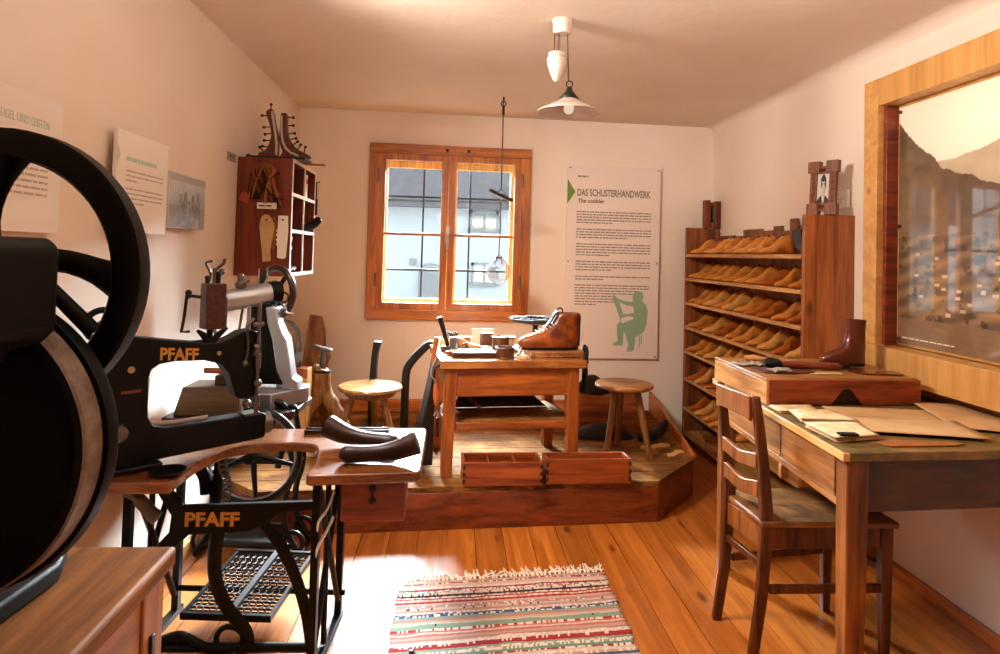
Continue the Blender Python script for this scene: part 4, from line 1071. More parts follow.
# ------------------------------------------------------------------ boxes and scraps under the right stool
T = TR(.56, 4.36, PZ+.0005, R(-2)); q = thing('wooden_crate', 'low wooden crate under and behind the right stool', 'crate', T)
CW_ = wood('crate boards', '#8a4a20', '#b87038', 'X', .5, 1, .5)
def crate(m): m.box((0,0,0),(.40,.015,.24)); m.box((0,.265,0),(.40,.28,.24)); m.box((0,.015,0),(.015,.265,.24)); m.box((.385,.015,0),(.40,.265,.24)); m.box((.015,.015,0),(.385,.265,.012))
put(q, T, 'side_panel', CW_, crate, .003)
def heap(nm, lab, cat, c, sz, mt, seed, rz=0, group=None):
    T = TR(*c, rz); q = thing(nm, lab, cat, T, group); mb = MB(T); rings = []
    for j in range(7):
        t = j/6; ring = []
        for k in range(16):
            a = 2*pi*k/16; rr = (1 + .35*(fbm(cos(a)*1.5+seed, sin(a)*1.5+t*2, seed)-.5)*2)*cos(t*pi/2*.94)**.7
            ring.append((sz[0]*rr*cos(a), sz[1]*rr*sin(a), sz[2]*(t + .12*(fbm(a, t*3, seed+3)-.5)) if j else 0))
        rings.append(ring)
    mb.loft(rings); mb.build('body', mt, q, ang=60); return q
heap('leather_bundle', 'dark leather bundle heaped on the wooden crate beside the bench', 'leather bundle', (.66, 4.46, PZ+.2405), (.11, .12, .11), LEATHD, 3)
heap('tan_leather_bundle', 'tan leather offcuts bundle on the crate behind the right stool', 'leather bundle', (.87, 4.46, PZ+.2405), (.085, .10, .07), LEATHT, 8)
heap('dark_cloth', 'black cloth crumpled on the platform in front of the wooden crate', 'cloth', (.70, 4.22, PZ+.0005), (.20, .085, .09), BLACKP, 5)
q = thing('black_shoe', 'black pointed shoe on the platform right of the wooden crate', 'shoe', (1.04, 4.2, PZ))
mb = MB(); mb.tube(smooth_path([(.90,4.12,PZ+.028),(.97,4.15,PZ+.035),(1.03,4.18,PZ+.04),(1.075,4.2,PZ+.07),(1.10,4.21,PZ+.12)], 5), [.012]+[.026]*5+[.034]*6+[.032]*6+[.02,.016,.01], 10); mb.build('body', BLACKP, q, ang=60)
for i, (x, y, sx_, rz, lab) in enumerate(((.985, 4.02, .1, .4, 'pale leather sole lying on the platform before the black pointed shoe'), (1.075, 3.885, .075, .8, 'pale leather sole nearest the right edge of the platform'))):
    T = TR(x, y, PZ+.0008, rz); q = thing('leather_sole', lab, 'sole', T)
    put(q, T, 'sole', plain('pale sole leather', '#c89a62', .5), lambda m: m.prism([(p.x, p.y) for p in smooth_path([(-1.1*sx_,0,0),(-.7*sx_,.36*sx_,0),(0,.25*sx_,0),(.7*sx_,.42*sx_,0),(1.1*sx_,.1*sx_,0),(.8*sx_,-.32*sx_,0),(0,-.22*sx_,0),(-.7*sx_,-.33*sx_,0),(-1.1*sx_,0,0)], 4)][:-1], .008), .001)

# ------------------------------------------------------------------ hanging globe and stick
q = thing('hanging_cobbler_globe', 'clear glass water globe hanging on a thin cord before the window', 'globe', (0, 4.25, 1.17))
CORD = plain('grey cord', '#4c423a', .7)
mb = MB(); mb.tube([(-.002,4.25,2.40),(0,4.25,2.1),(0,4.25,1.79)], .0045, 8); mb.tube([(0,4.25,1.72),(0,4.25,1.52),(-.004,4.25,1.35)], .0035, 8); mb.build('cord', CORD, q)
mb = MB(); mb.torus((0,4.25,2.355), .016, .004, Matrix.Rotation(R(90),4,'X'), n=14, m=6); mb.cyl((0,4.25,2.34),(0,4.25,2.28), .009, n=8); mb.cyl((0,4.25,2.372),(0,4.25,2.40), .006, n=8); mb.build('hook', IRON2, q)
mb = MB(); mb.tube([(-.078,4.235,1.785),(0,4.25,1.752),(.078,4.262,1.718)], [.011,.012,.011], 10); mb.build('toggle_stick', W_DARK, q)
mb = MB(); 
for sg in (-1, 1): mb.tube(smooth_path([(0,4.25,1.79),(sg*.026,4.238,1.765),(sg*.028,4.236,1.74),(0,4.25,1.715)], 5), .0035, 6)
for sg in (-1, 1): mb.tube(smooth_path([(-.004,4.25,1.355),(-.004+sg*.02,4.25,1.32),(-.004+sg*.022,4.25,1.30)], 4), .0035, 6)
mb.build('cord_loop', CORD, q)
GLASS = plain('clear globe glass', '#ffffff', .0); b_ = GLASS.node_tree.nodes['Principled BSDF']; b_.inputs['Transmission Weight'].default_value = 1.0; b_.inputs['IOR'].default_value = 1.45
mb = MB(); mb.lathe([(.001,-.08),(.03,-.074),(.058,-.054),(.076,-.022),(.079,.004),(.07,.036),(.05,.062),(.03,.076),(.022,.085),(.022,.10),(.026,.104)] + [(.0235,.104),(.0195,.10),(.0195,.085),(.028,.0735),(.048,.06),(.0675,.036),(.0765,.004),(.0735,-.022),(.056,-.052),(.03,-.0715),(.001,-.0775)], Matrix.Translation((-.004, 4.25, 1.252)), 28); mb.build('glass_globe', GLASS, q)
mb = MB(); mb.torus((-.004,4.25,1.345), .023, .004, n=18, m=6); mb.build('neck_ring', STEELD, q)

# ------------------------------------------------------------------ pendant lamp
LX, LY = .25, 2.83
q = thing('pendant_lamp', 'rise and fall pendant lamp with opal glass shade and porcelain weight', 'lamp', (LX, LY, 2.4))
mb = MB(); mb.lathe([(.001,2.338),(.036,2.338),(.043,2.35),(.043,2.385),(.047,2.392),(.047,2.3995),(.001,2.3995)], Matrix.Translation((LX, LY, 0)), 24); mb.build('canopy', PORC, q)
mb = MB(); mb.lathe([(.001,2.123),(.012,2.128),(.03,2.165),(.041,2.20),(.044,2.228),(.036,2.236),(.04,2.242),(.038,2.252),(.02,2.262),(.001,2.264)], Matrix.Translation((LX-.022, LY, 0)), 24); mb.build('counterweight', PORC, q)
mb = MB()
for dx in (-.034, -.016): mb.tube([(LX+dx, LY-.005, 2.34), (LX+dx, LY-.005, 2.258)], .003, 6)
mb.tube([(LX+.022, LY, 2.34), (LX+.032, LY, 2.13)], .003, 6); mb.build('cord', plain('brown cord', '#4a2e20', .7), q)
sx_ = LX+.036
mb = MB(); mb.torus((sx_, LY, 2.118), .014, .003, Matrix.Rotation(R(90),4,'X'), n=16, m=6); mb.lathe([(.001,2.105),(.010,2.103),(.016,2.085),(.030,2.07),(.032,2.06),(.042,2.058),(.042,2.048),(.001,2.048)], Matrix.Translation((sx_, LY, 0)), 20); mb.build('fitting', IRON2, q)
OPAL = plain('opal glass', '#dccabc', .2, 0, .5, .3); b_ = OPAL.node_tree.nodes['Principled BSDF']; b_.inputs['Transmission Weight'].default_value = .35; b_.inputs['IOR'].default_value = 1.3
mb = MB(); mb.lathe([(.036,2.052),(.045,2.048),(.06,2.036),(.10,2.018),(.132,2.002),(.139,1.996),(.139,1.992),(.130,1.996),(.098,2.011),(.058,2.029),(.043,2.041),(.034,2.045)], Matrix.Translation((sx_, LY, 0)), 40); mb.build('shade', OPAL, q)
BULB = bpy.data.materials.new('lit bulb'); BULB.use_nodes = True; nt = BULB.node_tree; nt.nodes.clear(); out = N(nt, 'ShaderNodeOutputMaterial'); em = N(nt, 'ShaderNodeEmission', Strength=.6); em.inputs[0].default_value = (1, .78, .55, 1); nt.links.new(em.outputs[0], out.inputs[0])
mb = MB(); mb.lathe([(.001,1.985),(.012,1.987),(.021,1.998),(.023,2.012),(.017,2.028),(.011,2.040),(.011,2.048),(.001,2.048)], Matrix.Translation((sx_, LY, 0)), 20); mb.build('bulb', BULB, q)
LAMP = (sx_, LY, 1.95)
# ------------------------------------------------------------------ shelf of shoe lasts
SD = Vector((-.0634, .998, 0)); SN = Vector((-.998, -.0634, 0))
SO = Vector((1.772, 3.235, 0))                      # near end at the wall
ST = frame_m(SO, SN, SD, (0,0,1))                   # x out of the wall, y away from the camera, z up
SL, SDp, SH = 1.70, .262, 1.605
shelf = thing('last_shelf', 'tall open wooden shelf full of shoe lasts along the right wall', 'shelf', ST)
W_SH = wood('shelf side', '#8c4a22', '#bb7440', 'Z', .4, .8, .8)
W_SHB = wood('shelf board', '#a8743c', '#d0a068', 'Y', .45, 1, .3)
W_SHK = wood('shelf back boards', '#6a3a1c', '#a06232', 'Z', .5, .8, .5)
def sb(p0, p1, nm, mt, bev=.002):
    mb = MB(ST); mb.box(p0, p1); return mb.build(nm, mt, shelf, bev)
sb((0, 0, 0), (SDp, .028, SH), 'side_panel', W_SH); sb((0, SL-.026, 0), (SDp, SL, SH), 'side_panel', W_SHK)
ZS = [1.405, 1.228, 1.048, .868, .690, .488, .268, .09]
for z in ZS: sb((.020, .028, z-.022), (SDp+.004, SL-.026, z), 'shelf_board', W_SHB)
y = .028; k = 0
rs = random.Random(9)
while y < SL-.03:
    w_ = min(rs.uniform(.11, .17), SL-.026-y); sb((.002, y+.002, .0), (.018, y+w_, SH-.02-rs.uniform(0, .05) + (.02 if k in (5,) else 0)), 'back_board', W_SHK, .001); y += w_; k += 1
mb = MB(ST); mb.box((.0185, SL*.30, 1.42), (.034, SL*.30+.075, SH+.015)); mb.build('back_batten', W_SHK, shelf, .002)

protos = []
for i, (L_, W_, H_, toe) in enumerate(((.250,.076,.118,.034), (.238,.072,.104,.030), (.256,.080,.126,.038))):
    q = thing('shoe_last', 'x', 'shoe last', TR(0, 0, 0), 'wooden shoe lasts on the shelf'); mb = last_mb(L_, W_, H_, TR(-L_/2, 0, 0), toe); b_ = mb.build('body', (W_LAST, W_LASTD, W_LASTP)[i], q, ang=60)
    mb = MB(); mb.cyl((L_*.24, 0, H_-.02), (L_*.24, 0, H_+.001), .006, n=10); mb.build('peg_hole', W_DARK, q)
    protos.append(q)
reg(None)
ORD = ['first','second','third','fourth','fifth','sixth','seventh','eighth','ninth','tenth','eleventh','twelfth','thirteenth']
ROW = ['top shelf', 'second shelf from the top', 'third shelf from the top', 'fourth shelf from the top', 'fifth shelf from the top', 'sixth shelf from the top', 'seventh shelf from the top']
NUM = [8, 10, 10, 10, 10, 7, 6]
used = [False]*3
for r_, n in enumerate(NUM):
    pitch = (SL-.13)/9.9
    for c in range(n):
        kk = rs.choice([0, 0, 1, 2]); p = protos[kk]
        yy = SL-.085 - pitch*(c+.15) + rs.uniform(-.010, .010)
        xx = .164 + rs.uniform(-.008, .014)
        tz = rs.uniform(-.13, .13) - .36
        T = ST @ TR(xx, yy, ZS[r_]+.0006, pi + tz)
        lab = 'wooden shoe last, %s from the left on the %s' % (ORD[c], ROW[r_])
        if not used[kk]:
            used[kk] = True; q = p; q.matrix_basis = T; q['label'] = lab
        else: q = copy_tree(p, T, lab)
for i in range(3):
    if not used[i]: bpy.data.objects.remove(protos[i])
# flat boards on the lowest shelf
for i, (y0, rz, lab) in enumerate(((1.25, .25, 'brown board lying on the lowest shelf at its left end'), (.95, -.2, 'brown board lying on the lowest shelf nearer the chair'))):
    T = ST @ TR(.05, y0, ZS[7]+.0006, rz); q = thing('loose_board', lab, 'board', T)
    put(q, T, 'board', W_BENCH, lambda m: m.box((0,0,0), (.19,.2,.018)), .003)
# clog on the top shelf near the front end
q = thing('leather_clog', 'brown clog with black sole tilted at the near end of the top shelf', 'clog', ST @ TR(.15, .16, ZS[0]))
Tc = ST @ frame_m((.13, .06, ZS[0]+.008), (-1,0,0), (0,0,1), (0,1,0))
mb = MB(Tc); mb.prism([(-.115,.115),(-.105,.06),(-.085,.028),(-.04,.002),(.0,-.004),(.08,-.004),(.08,.10),(0,.122)], .085, Matrix.Translation((0,0,.002))); mb.build('upper', LEATHT, q, .012, 3)
mb = MB(Tc); P_ = smooth_path([(-.124,.118,0),(-.115,.06,0),(-.094,.024,0),(-.045,-.003,0),(.0,-.009,0),(.085,-.009,0)], 5); P2_ = smooth_path([(.085,.006,0),(.0,.006,0),(-.035,.012,0),(-.075,.036,0),(-.095,.066,0),(-.104,.118,0)], 5)
mb.prism([(p.x, p.y+.003) for p in P_] + [(p.x, p.y+.003) for p in P2_], .092, Matrix.Translation((0,0,-.002))); mb.build('sole', BLACKP, q, .002)
# wooden clamp on the far top corner
q = thing('wooden_press_frame', 'dark red wooden press frame standing on the far end of the shelf', 'press', ST @ TR(.1, SL-.01, SH))
Tp = ST @ TR(0, SL-.013, SH)
RW_ = wood('press wood', '#5a2414', '#8f4526', 'Z', .45, 1, 0)
for (a0, a1, h_) in ((.006, .052, .205), (.086, .132, .212)):
    mb = MB(Tp); mb.box((a0, -.03, .0008), (a1, .02, h_)); mb.build('post', RW_, q, .004)
mb = MB(Tp); mb.box((.052, -.02, .005), (.086, .012, .045)); mb.build('cross_bar', RW_, q, .003)
mb = MB(Tp); mb.box((.052, -.02, .165), (.086, .012, .195)); mb.build('cross_bar', RW_, q, .003)
mb = MB(Tp); mb.cyl((.069, -.004, .045), (.069, -.004, .165), .008, n=10); mb.ball((.069, -.004, .062), .013, 10, 6); mb.build('screw', W_DARK, q)
# carved portrait frame
q = thing('portrait_frame', 'carved brown frame with a portrait of a man standing on the shelf end', 'picture frame', ST @ TR(.15, .02, SH))
Tf = Matrix.Translation((ST @ Vector((.145, .05, SH+.001)))) @ Matrix.Rotation(R(-56), 4, 'Z') @ Matrix.Rotation(R(-4), 4, 'X')
w_, h_ = .150, .275
CARV = wood('carved frame', '#5a2e16', '#96552a', 'Z', .45, 2, 0)
def carved(m):
    def bar(x0, x1, z0, z1, horiz):
        m.box((x0, -.012, z0), (x1, .01, z1))
        n = 9
        for k in range(n):
            if horiz: a = x0+(x1-x0)*(k+.5)/n; m.ball((a, -.013, (z0+z1)/2), ((x1-x0)/n*.42, .006, (z1-z0)*.3), 8, 5)
            else: a = z0+(z1-z0)*(k+.5)/n; m.ball(((x0+x1)/2, -.013, a), ((x1-x0)*.3, .006, (z1-z0)/n*.42), 8, 5)
    bar(-w_/2+.008, -w_/2+.043, .0, h_, 0); bar(w_/2-.043, w_/2-.008, .0, h_, 0)
    bar(-w_/2+.048, w_/2-.048, .02, .062, 1); bar(-w_/2+.048, w_/2-.048, h_-.065, h_-.025, 1)
    for sx in (-1, 1):
        for z in (.0, h_-.058): m.box((sx*(w_/2-.028)-.030, -.019, z), (sx*(w_/2-.028)+.030, .012, z+.058))
put(q, Tf, 'frame', CARV, carved, .002)
def face(u, v):
    g = 205
    x, y = (u-.5), v
    if y < .30 and abs(x) < .10+.40*min(1, (.34-y)/.2): g = 38
    if y < .30 and abs(x) < .10*(y/.3)+.02: g = 225
    if abs(x) < .018 and y < .24: g = 60
    if (x/.19)**2 + ((y-.56)/.27)**2 < 1: g = 196 - 60*max(0, x)/.19
    if (x/.23)**2 + ((y-.66)/.25)**2 < 1 and y > .69 + .10*abs(x)*2 : g = 28
    if abs(x) > .14 and .52 < y < .74 and (x/.22)**2 + ((y-.62)/.3)**2 < 1: g = 46
    if abs(abs(x+.01)-.08) < .045 and abs(y-.60) < .014: g = 60
    if abs(abs(x+.01)-.08) < .055 and abs(y-.645) < .012: g = 55
    if abs(x+.012) < .02 and .47 < y < .58: g -= 22
    if abs(x+.01) < .06 and abs(y-.40) < .010: g = 90
    if abs(x) < .075 and .25 < y < .32: g = 170
    return (g, g*.97, g*.92)
o = picture('portrait', w_-.084, h_-.10, 40, 60, face, Tf @ frame_m((-w_/2+.042, -.004, .048), (1,0,0), (0,0,1), (0,-1,0)), PH, q)
put(q, Tf, 'backing', W_DARK, lambda m: m.box((-w_/2+.04, -.002, .03), (w_/2-.04, .008, h_-.04)))

# ------------------------------------------------------------------ desk
DZ = .83
NL, NR, FR, FL = (.985, 1.845), (1.800, 1.965), (1.735, 3.06), (.985, 2.965)
desk = thing('desk', 'old wooden desk with drawers under the framed valley photograph', 'desk', (1.37, 2.45, 0))
DESKT = wood('desk green edge top', '#4e4628', '#7a6838', 'X', .5, 1, 0, wear='#8e6630')
DESKW = wood('desk side', '#8f5a30', '#c08a54', 'Y', .4, .9, .8)
DESKF = wood('desk shaded front', '#2a140a', '#4c2812', 'X', .5, 1, 0)  # darker copy of the desk wood carries the shade on its unlit sides
DESKL = wood('desk leg', '#54280f', '#9a5c26', 'Z', .4, 1, 0)
def shrink(q, t):
    cx_ = sum(p[0] for p in q)/4; cy_ = sum(p[1] for p in q)/4
    return [(p[0] - math.copysign(t, p[0]-cx_), p[1] - math.copysign(t, p[1]-cy_)) for p in q]
mb = MB(); quad_prism(mb, [NL, NR, FR, FL], DZ-.026, DZ); mb.build('desktop', DESKT, desk, .003)
mb = MB()
for a, b2 in ((NL, FL),):
    mb.prism([(a[0]-.004, a[1]-.002), (a[0]+.016, a[1]-.002), (b2[0]+.016, b2[1]), (b2[0]-.004, b2[1])], .024, Matrix.Translation((0, 0, DZ-.024)))
mb.build('edge_strip', W_LIGHTY, desk, .002)
I = shrink([NL, NR, FR, FL], .018)
lg = .062
for i, (p, sx, sy) in enumerate(((I[0], 1, 1), (I[1], -1, 1), (I[2], -1, -1), (I[3], 1, -1))):
    x, y = p; tp = .012
    mb = MB(); mb.loft([[(min(x, x+sx*a), min(y, y+sy*a), z), (max(x, x+sx*a), min(y, y+sy*a), z), (max(x, x+sx*a), max(y, y+sy*a), z), (min(x, x+sx*a), max(y, y+sy*a), z)] for (z, a) in ((0, lg-tp), (DZ-.20, lg), (DZ-.027, lg))]); mb.build('leg', DESKL, desk, .004)
az0, az1 = DZ-.175, DZ-.027
def rail(a, b2, z0, z1, nm, mt, t=.02, inset=.004):
    a = Vector((*a, 0)); b2 = Vector((*b2, 0)); d = (b2-a).normalized(); n = Vector((-d.y, d.x, 0)); M = frame_m(a + n*inset, d, n, (0,0,1))
    mb = MB(M); mb.box((lg, 0, z0), ((b2-a).length-lg, t, z1)); return mb.build(nm, mt, desk, .002)
rail(I[0], I[1], az0, az1, 'apron', DESKF); rail(I[1], I[2], az0, az1, 'apron', DESKF); rail(I[2], I[3], az0, az1, 'apron', DESKF)
rail(I[3], I[0], az0+.0, az0+.022, 'drawer_rail', DESKW)
# two drawers in the long side
a = Vector((*I[3], 0)); b2 = Vector((*I[0], 0)); d = (b2-a).normalized(); n = Vector((-d.y, d.x, 0)); M = frame_m(a, d, n, (0,0,1)); Ld = (b2-a).length
for (x0, x1) in ((lg+.004, Ld*.60), (Ld*.60+.006, Ld-lg-.004)):
    mb = MB(M); mb.box((x0, -.002, az0+.026), (x1, .018, az1-.002)); dr = mb.build('drawer', DESKW, desk, .003)
mb = MB(M); mb.box((Ld*.58, .002, az0-.05), (Ld*.60, .03, az0)); mb.build('drawer_stop', DESKW, desk, .002)

# sloping box on the desk
bz = DZ+.0008
q = thing('wooden_case', 'flat wooden case with notched front on the far half of the desk', 'case', (1.35, 2.7, bz))
P0, P1, P2, P3 = (1.008, 2.435), (1.622, 2.515), (1.612, 2.985), (.985, 2.952)
CASE = wood('case front', '#7a2e1a', '#a5502e', 'X', .35, .9, .3); CASES = wood('case side', '#b07838', '#d6a468', 'Y', .4, .9, .5); CASET = wood('case top', '#8a5a2c', '#b98a50', 'X', .4, .9, .5, wear='#7a4a24')
hb = .098
mb = MB(); quad_prism(mb, [P0, P1, P2, P3], bz, bz+hb-.012); mb.build('body', CASES, q, .003)
mb = MB(); quad_prism(mb, [(P0[0]-.002, P0[1]-.002), (P1[0]+.002, P1[1]-.002), (P2[0]+.002, P2[1]), (P3[0]-.002, P3[1])], bz+hb-.0118, bz+hb); mb.build('lid', CASET, q, .003)
d = (Vector((*P1, 0))-Vector((*P0, 0))); Lc = d.length; d.normalize(); n = Vector((d.y, -d.x, 0))
Mc = frame_m(Vector((*P0, bz+.001)) + n*.0005, d, (0,0,1), n)
mb = MB(Mc); mb.prism([(0,0), (Lc*.40,0), (Lc*.48,.058), (Lc*.53,.058), (Lc*.61,0), (Lc,0), (Lc,hb-.004), (0,hb-.004)], .016); mb.build('front_panel', CASE, q, .002)
mb = MB(Mc); mb.prism([(Lc*.39,0), (Lc*.62,0), (Lc*.54,.062), (Lc*.47,.062)], .001, Matrix.Translation((0,0,.0002))); mb.build('notch_lining', W_DARK, q)
cz = bz+hb+.0008
def onc(nm, lab, cat, x, y, rz=0):
    T = TR(x, y, cz, rz); return thing(nm, lab, cat, T), T
q, T = onc('awl', 'awl with pale turned handle lying at the back of the wooden case', 'awl', 1.16, 2.80, R(-14))
put(q, T, 'handle', wood('pale handle', '#b07840', '#dcaa70', 'X', .3, 2, 0), lambda m: m.tube([(-.09,0,.016),(-.06,0,.017),(-.02,0,.014),(.05,0,.013),(.07,0,.013)], [.011,.016,.012,.011,.010], 12))
put(q, T, 'ferrule', STEEL, lambda m: m.tube([(.07,0,.013),(.11,0,.012),(.125,0,.012)], [.011,.011,.005], 12))
q, T = onc('hammer', 'brown handled tool with black head lying in front of the pale awl', 'tool', 1.19, 2.66, R(-2))
put(q, T, 'handle', W_DARK if False else wood('red handle', '#6a2e16', '#96482a', 'X', .3, 2, 0), lambda m: m.tube([(-.03,0,.018),(.03,0,.018),(.10,0,.016),(.16,0,.017),(.20,0,.016),(.21,0,.015)], [.014,.017,.014,.016,.014,.006], 12))
put(q, T, 'head', IRON2, lambda m: m.tube([(-.10,0,.022),(-.08,0,.023),(-.045,0,.02),(-.03,0,.018)], [.014,.023,.021,.012], 12))
q, T = onc('wooden_tool', 'short dark wooden tool lying right of the hammer on the wooden case', 'tool', 1.405, 2.69, R(0))
put(q, T, 'body', W_DARK, lambda m: m.tube([(-.03,0,.012),(0,0,.014),(.045,0,.012)], [.008,.013,.009], 10))
q, T = onc('leather_patch', 'dark leather patch with torn edge at the left of the wooden case', 'leather piece', 1.12, 2.60, R(10))
put(q, T, 'patch', wood('brown patch', '#3a1c10', '#6a3a20', 'X', .5), lambda m: m.prism([(-.09,-.05),(.02,-.075),(.13,-.05),(.15,.02),(.05,.05),(-.04,.07),(-.1,.04)], .004), .001)
for i, (x, y, rz, lab) in enumerate(((1.035, 2.72, .4, 'crumpled silver foil scrap at the far left of the wooden case'), (1.10, 2.74, 1.2, 'crumpled silver foil scrap nearer the pale awl'), (1.11, 2.555, .2, 'crumpled silver foil scrap at the front of the leather patch'))):
    T = TR(x, y, cz+(.005 if i == 2 else 0), rz); q = thing('foil_scrap', lab, 'scrap', T); mb = MB(T); rs2 = random.Random(i)
    a_ = [[mb.pv((.035*(c-2)/2*1.3+rs2.uniform(-.005,.005), .03*(r__-2)/2+rs2.uniform(-.005,.005), rs2.uniform(.002,.014))) for c in range(5)] for r__ in range(5)]
    for r__ in range(4):
        for c in range(4): mb.face((a_[r__][c], a_[r__][c+1], a_[r__+1][c+1], a_[r__+1][c]))
    o = mb.build('foil', plain('silver foil', '#cfcac4', .35, .7), q, ang=5); s_ = o.modifiers.new('thick', 'SOLIDIFY'); s_.thickness = .001
q, T = onc('paper_slip', 'pale paper slip on the wooden case in front of the hammer handle', 'paper', 1.27, 2.575, R(4))
put(q, T, 'slip', KRAFT, lambda m: m.prism([(-.05,-.03),(.09,-.025),(.095,.02),(-.03,.03)], .002))
# small ankle boot
T = TR(1.575, 2.80, cz, pi + R(8)); q = thing('ankle_boot', 'small red brown ankle boot standing on the wooden case', 'boot', T)
boot_mb(T, [(0, .0, .20, .028, .2), (.012, -.002, .205, .031, .2)]).build('sole', LEATHD, q, ang=50)
boot_mb(T, [(.0125, .0, .203, .03, .2), (.03, -.001, .207, .032, .2), (.05, .0, .19, .031, .15), (.062, .0, .15, .03, 0), (.08, .0, .11, .029, 0), (.11, .002, .09, .029, 0), (.15, .003, .084, .031, 0), (.19, .0, .085, .033, 0), (.196, .0, .085, .033, 0), (.19, .004, .08, .03, 0)]).build('upper', LEATHR, q, ang=60)
q, T = onc('leather_sole', 'dark brown leather sole lying flat in front of the ankle boot', 'sole', 1.515, 2.60, R(-4))
put(q, T, 'sole', LEATHR, lambda m: m.prism([(p.x, p.y) for p in smooth_path([(-.10,.03,0),(-.05,.055,0),(.02,.045,0),(.085,.05,0),(.09,.0,0),(.08,-.035,0),(.0,-.04,0),(-.07,-.03,0),(-.10,.03,0)], 4)][:-1], .007), .001)
q, T = onc('black_sheath', 'thin black sheath beside the dark brown sole on the wooden case', 'sheath', 1.43, 2.70, R(-14))
put(q, T, 'sheath', LEATHD, lambda m: m.prism([(-.06,-.012),(.07,-.02),(.08,.01),(-.05,.014)], .006), .001)
# papers and patterns on the desk
def sheet(nm, lab, cat, pts, z, mt, t=.0016, n=1):
    c = (sum(p[0] for p in pts)/len(pts), sum(p[1] for p in pts)/len(pts))
    q = thing(nm, lab, cat, (c[0], c[1], DZ+z)); rs_ = random.Random(hash(lab) % 997)
    for k in range(n):
        mb = MB(); o = k*.0042; sh_ = lambda: rs_.uniform(-.006, .006)*(k > 0)
        m_ = 10; rings = []
        a, b2, c2, d2 = [Vector((p[0]+sh_(), p[1]+sh_(), 0)) for p in pts]
        top = [[None]*(m_+1) for _ in range(m_+1)]
        def P(u, v):
            p = a*(1-u)*(1-v) + b2*u*(1-v) + c2*u*v + d2*(1-u)*v
            return Vector((p.x, p.y, DZ + z + o + .0035*fbm(u*3+k, v*3, 5+k)))
        for u in range(m_+1):
            for v in range(m_+1): top[u][v] = mb.pv(P(u/m_, v/m_))
        for u in range(m_):
            for v in range(m_): mb.face((top[u][v], top[u+1][v], top[u+1][v+1], top[u][v+1]))
        ob = mb.build('sheet', mt if k == n-1 else KRAFT, q); s_ = ob.modifiers.new('thick', 'SOLIDIFY'); s_.thickness = t; s_.offset = 1
    return q
HAND = plain('handwritten paper', '#dcc69c', .8, var=.12, vcol='#c4a878', vscale=40)
sheet('pattern_sheet', 'tan pattern card lying flat across the middle of the desk', 'pattern', [(1.17,2.27),(1.62,2.16),(1.73,2.40),(1.21,2.43)], .0015, KRAFT)
sheet('pattern_sheet', 'long tan pattern card at the right back of the desk by the wall', 'pattern', [(1.50,2.15),(1.79,2.02),(1.76,2.50),(1.60,2.52)], .0075, KRAFT)
sheet('pattern_sheet', 'tan pattern card with flared edge near the front of the desk', 'pattern', [(1.14,2.06),(1.52,1.995),(1.56,2.22),(1.165,2.26)], .0085, KRAFT)
sheet('paper_sheet', 'pale paper stack at the far left of the desk against the wooden case', 'paper', [(1.00,2.30),(1.15,2.32),(1.17,2.415),(1.00,2.40)], .002, HAND, n=2)
sheet('paper_sheet', 'pale written paper stack in the middle left of the desk', 'paper', [(1.005,2.15),(1.19,2.14),(1.18,2.30),(1.03,2.285)], .0095, HAND, n=3)
sheet('paper_sheet', 'thick pile of written papers nearest the left front desk corner', 'paper', [(1.015,1.945),(1.17,1.99),(1.19,2.135),(1.00,2.12)], .0015, HAND, n=4)
q = thing('dark_clip', 'small dark clip on the front edge of the written paper pile', 'clip', (1.06, 1.955, DZ+.02)); mb = MB(); mb.box((1.03,1.95,DZ+.0205),(1.085,1.975,DZ+.027)); mb.build('clip', LEATHD, q, .001)
q = thing('leather_piece', 'flat brown leather piece at the front edge of the desk', 'leather piece', (1.25, 1.95, DZ)); mb = MB(); mb.prism([(1.13,1.955),(1.16,1.915),(1.37,1.945),(1.41,1.965),(1.36,1.982),(1.2,1.985)], .0045, Matrix.Translation((0,0,DZ+.0006))); mb.build('piece', LEATHT, q, .001)

# ------------------------------------------------------------------ chair
ch = thing('wooden_chair', 'old dark wooden chair drawn up to the left side of the desk', 'chair', (1.13, 2.42, 0))
CD_ = wood('chair dark oak', '#30170a', '#743c14', 'Z', .36, 1.3, 0)
BF, BN = (.882, 2.515), (.925, 2.275)      # back legs: far, near
FF, FN = (1.318, 2.60), (1.375, 2.305)     # front legs: far, near
def post(p, lean, nm):
    x, y = p; mb = MB(); rings = []
    for (z, dx, a, b2) in ((0, -.035, .032, .026), (.20, -.010, .036, .028), (.42, .0, .042, .030), (.50, .0, .042, .030), (.66, -.010, .036, .028), (.80, -.024, .032, .026), (.895, -.036, .028, .025)):
        dx *= lean; rings.append([(x+dx, y-b2/2, z), (x+dx+a, y-b2/2, z), (x+dx+a, y+b2/2, z), (x+dx, y+b2/2, z)])
    mb.loft(rings); return mb.build(nm, CD_, ch, .004)
post(BF, 1, 'back_leg'); post(BN, 1, 'back_leg')
for (x, y) in (FF, FN):
    mb = MB(); mb.loft([[(x-a, y-a, z), (x+a, y-a, z), (x+a, y+a, z), (x-a, y+a, z)] for (z, a) in ((0, .014), (.25, .018), (.449, .020))]); mb.build('front_leg', CD_, ch, .003)
mb = MB(); quad_prism(mb, [(.925, 2.256), (1.412, 2.278), (1.385, 2.645), (.890, 2.555)], .450, .472)
mb.build('seat', W_CHAIRX, ch, .006)
def bar(a, b2, z0, z1, t, nm, mt=CD_, bev=.003):
    a = Vector((*a, 0)); b2 = Vector((*b2, 0)); d = (b2-a).normalized(); n = Vector((-d.y, d.x, 0)); M = frame_m(a - n*t/2, d, n, (0,0,1)); mb = MB(M); mb.box((0, 0, z0), ((b2-a).length, t, z1)); return mb.build(nm, mt, ch, bev)
bo = .02
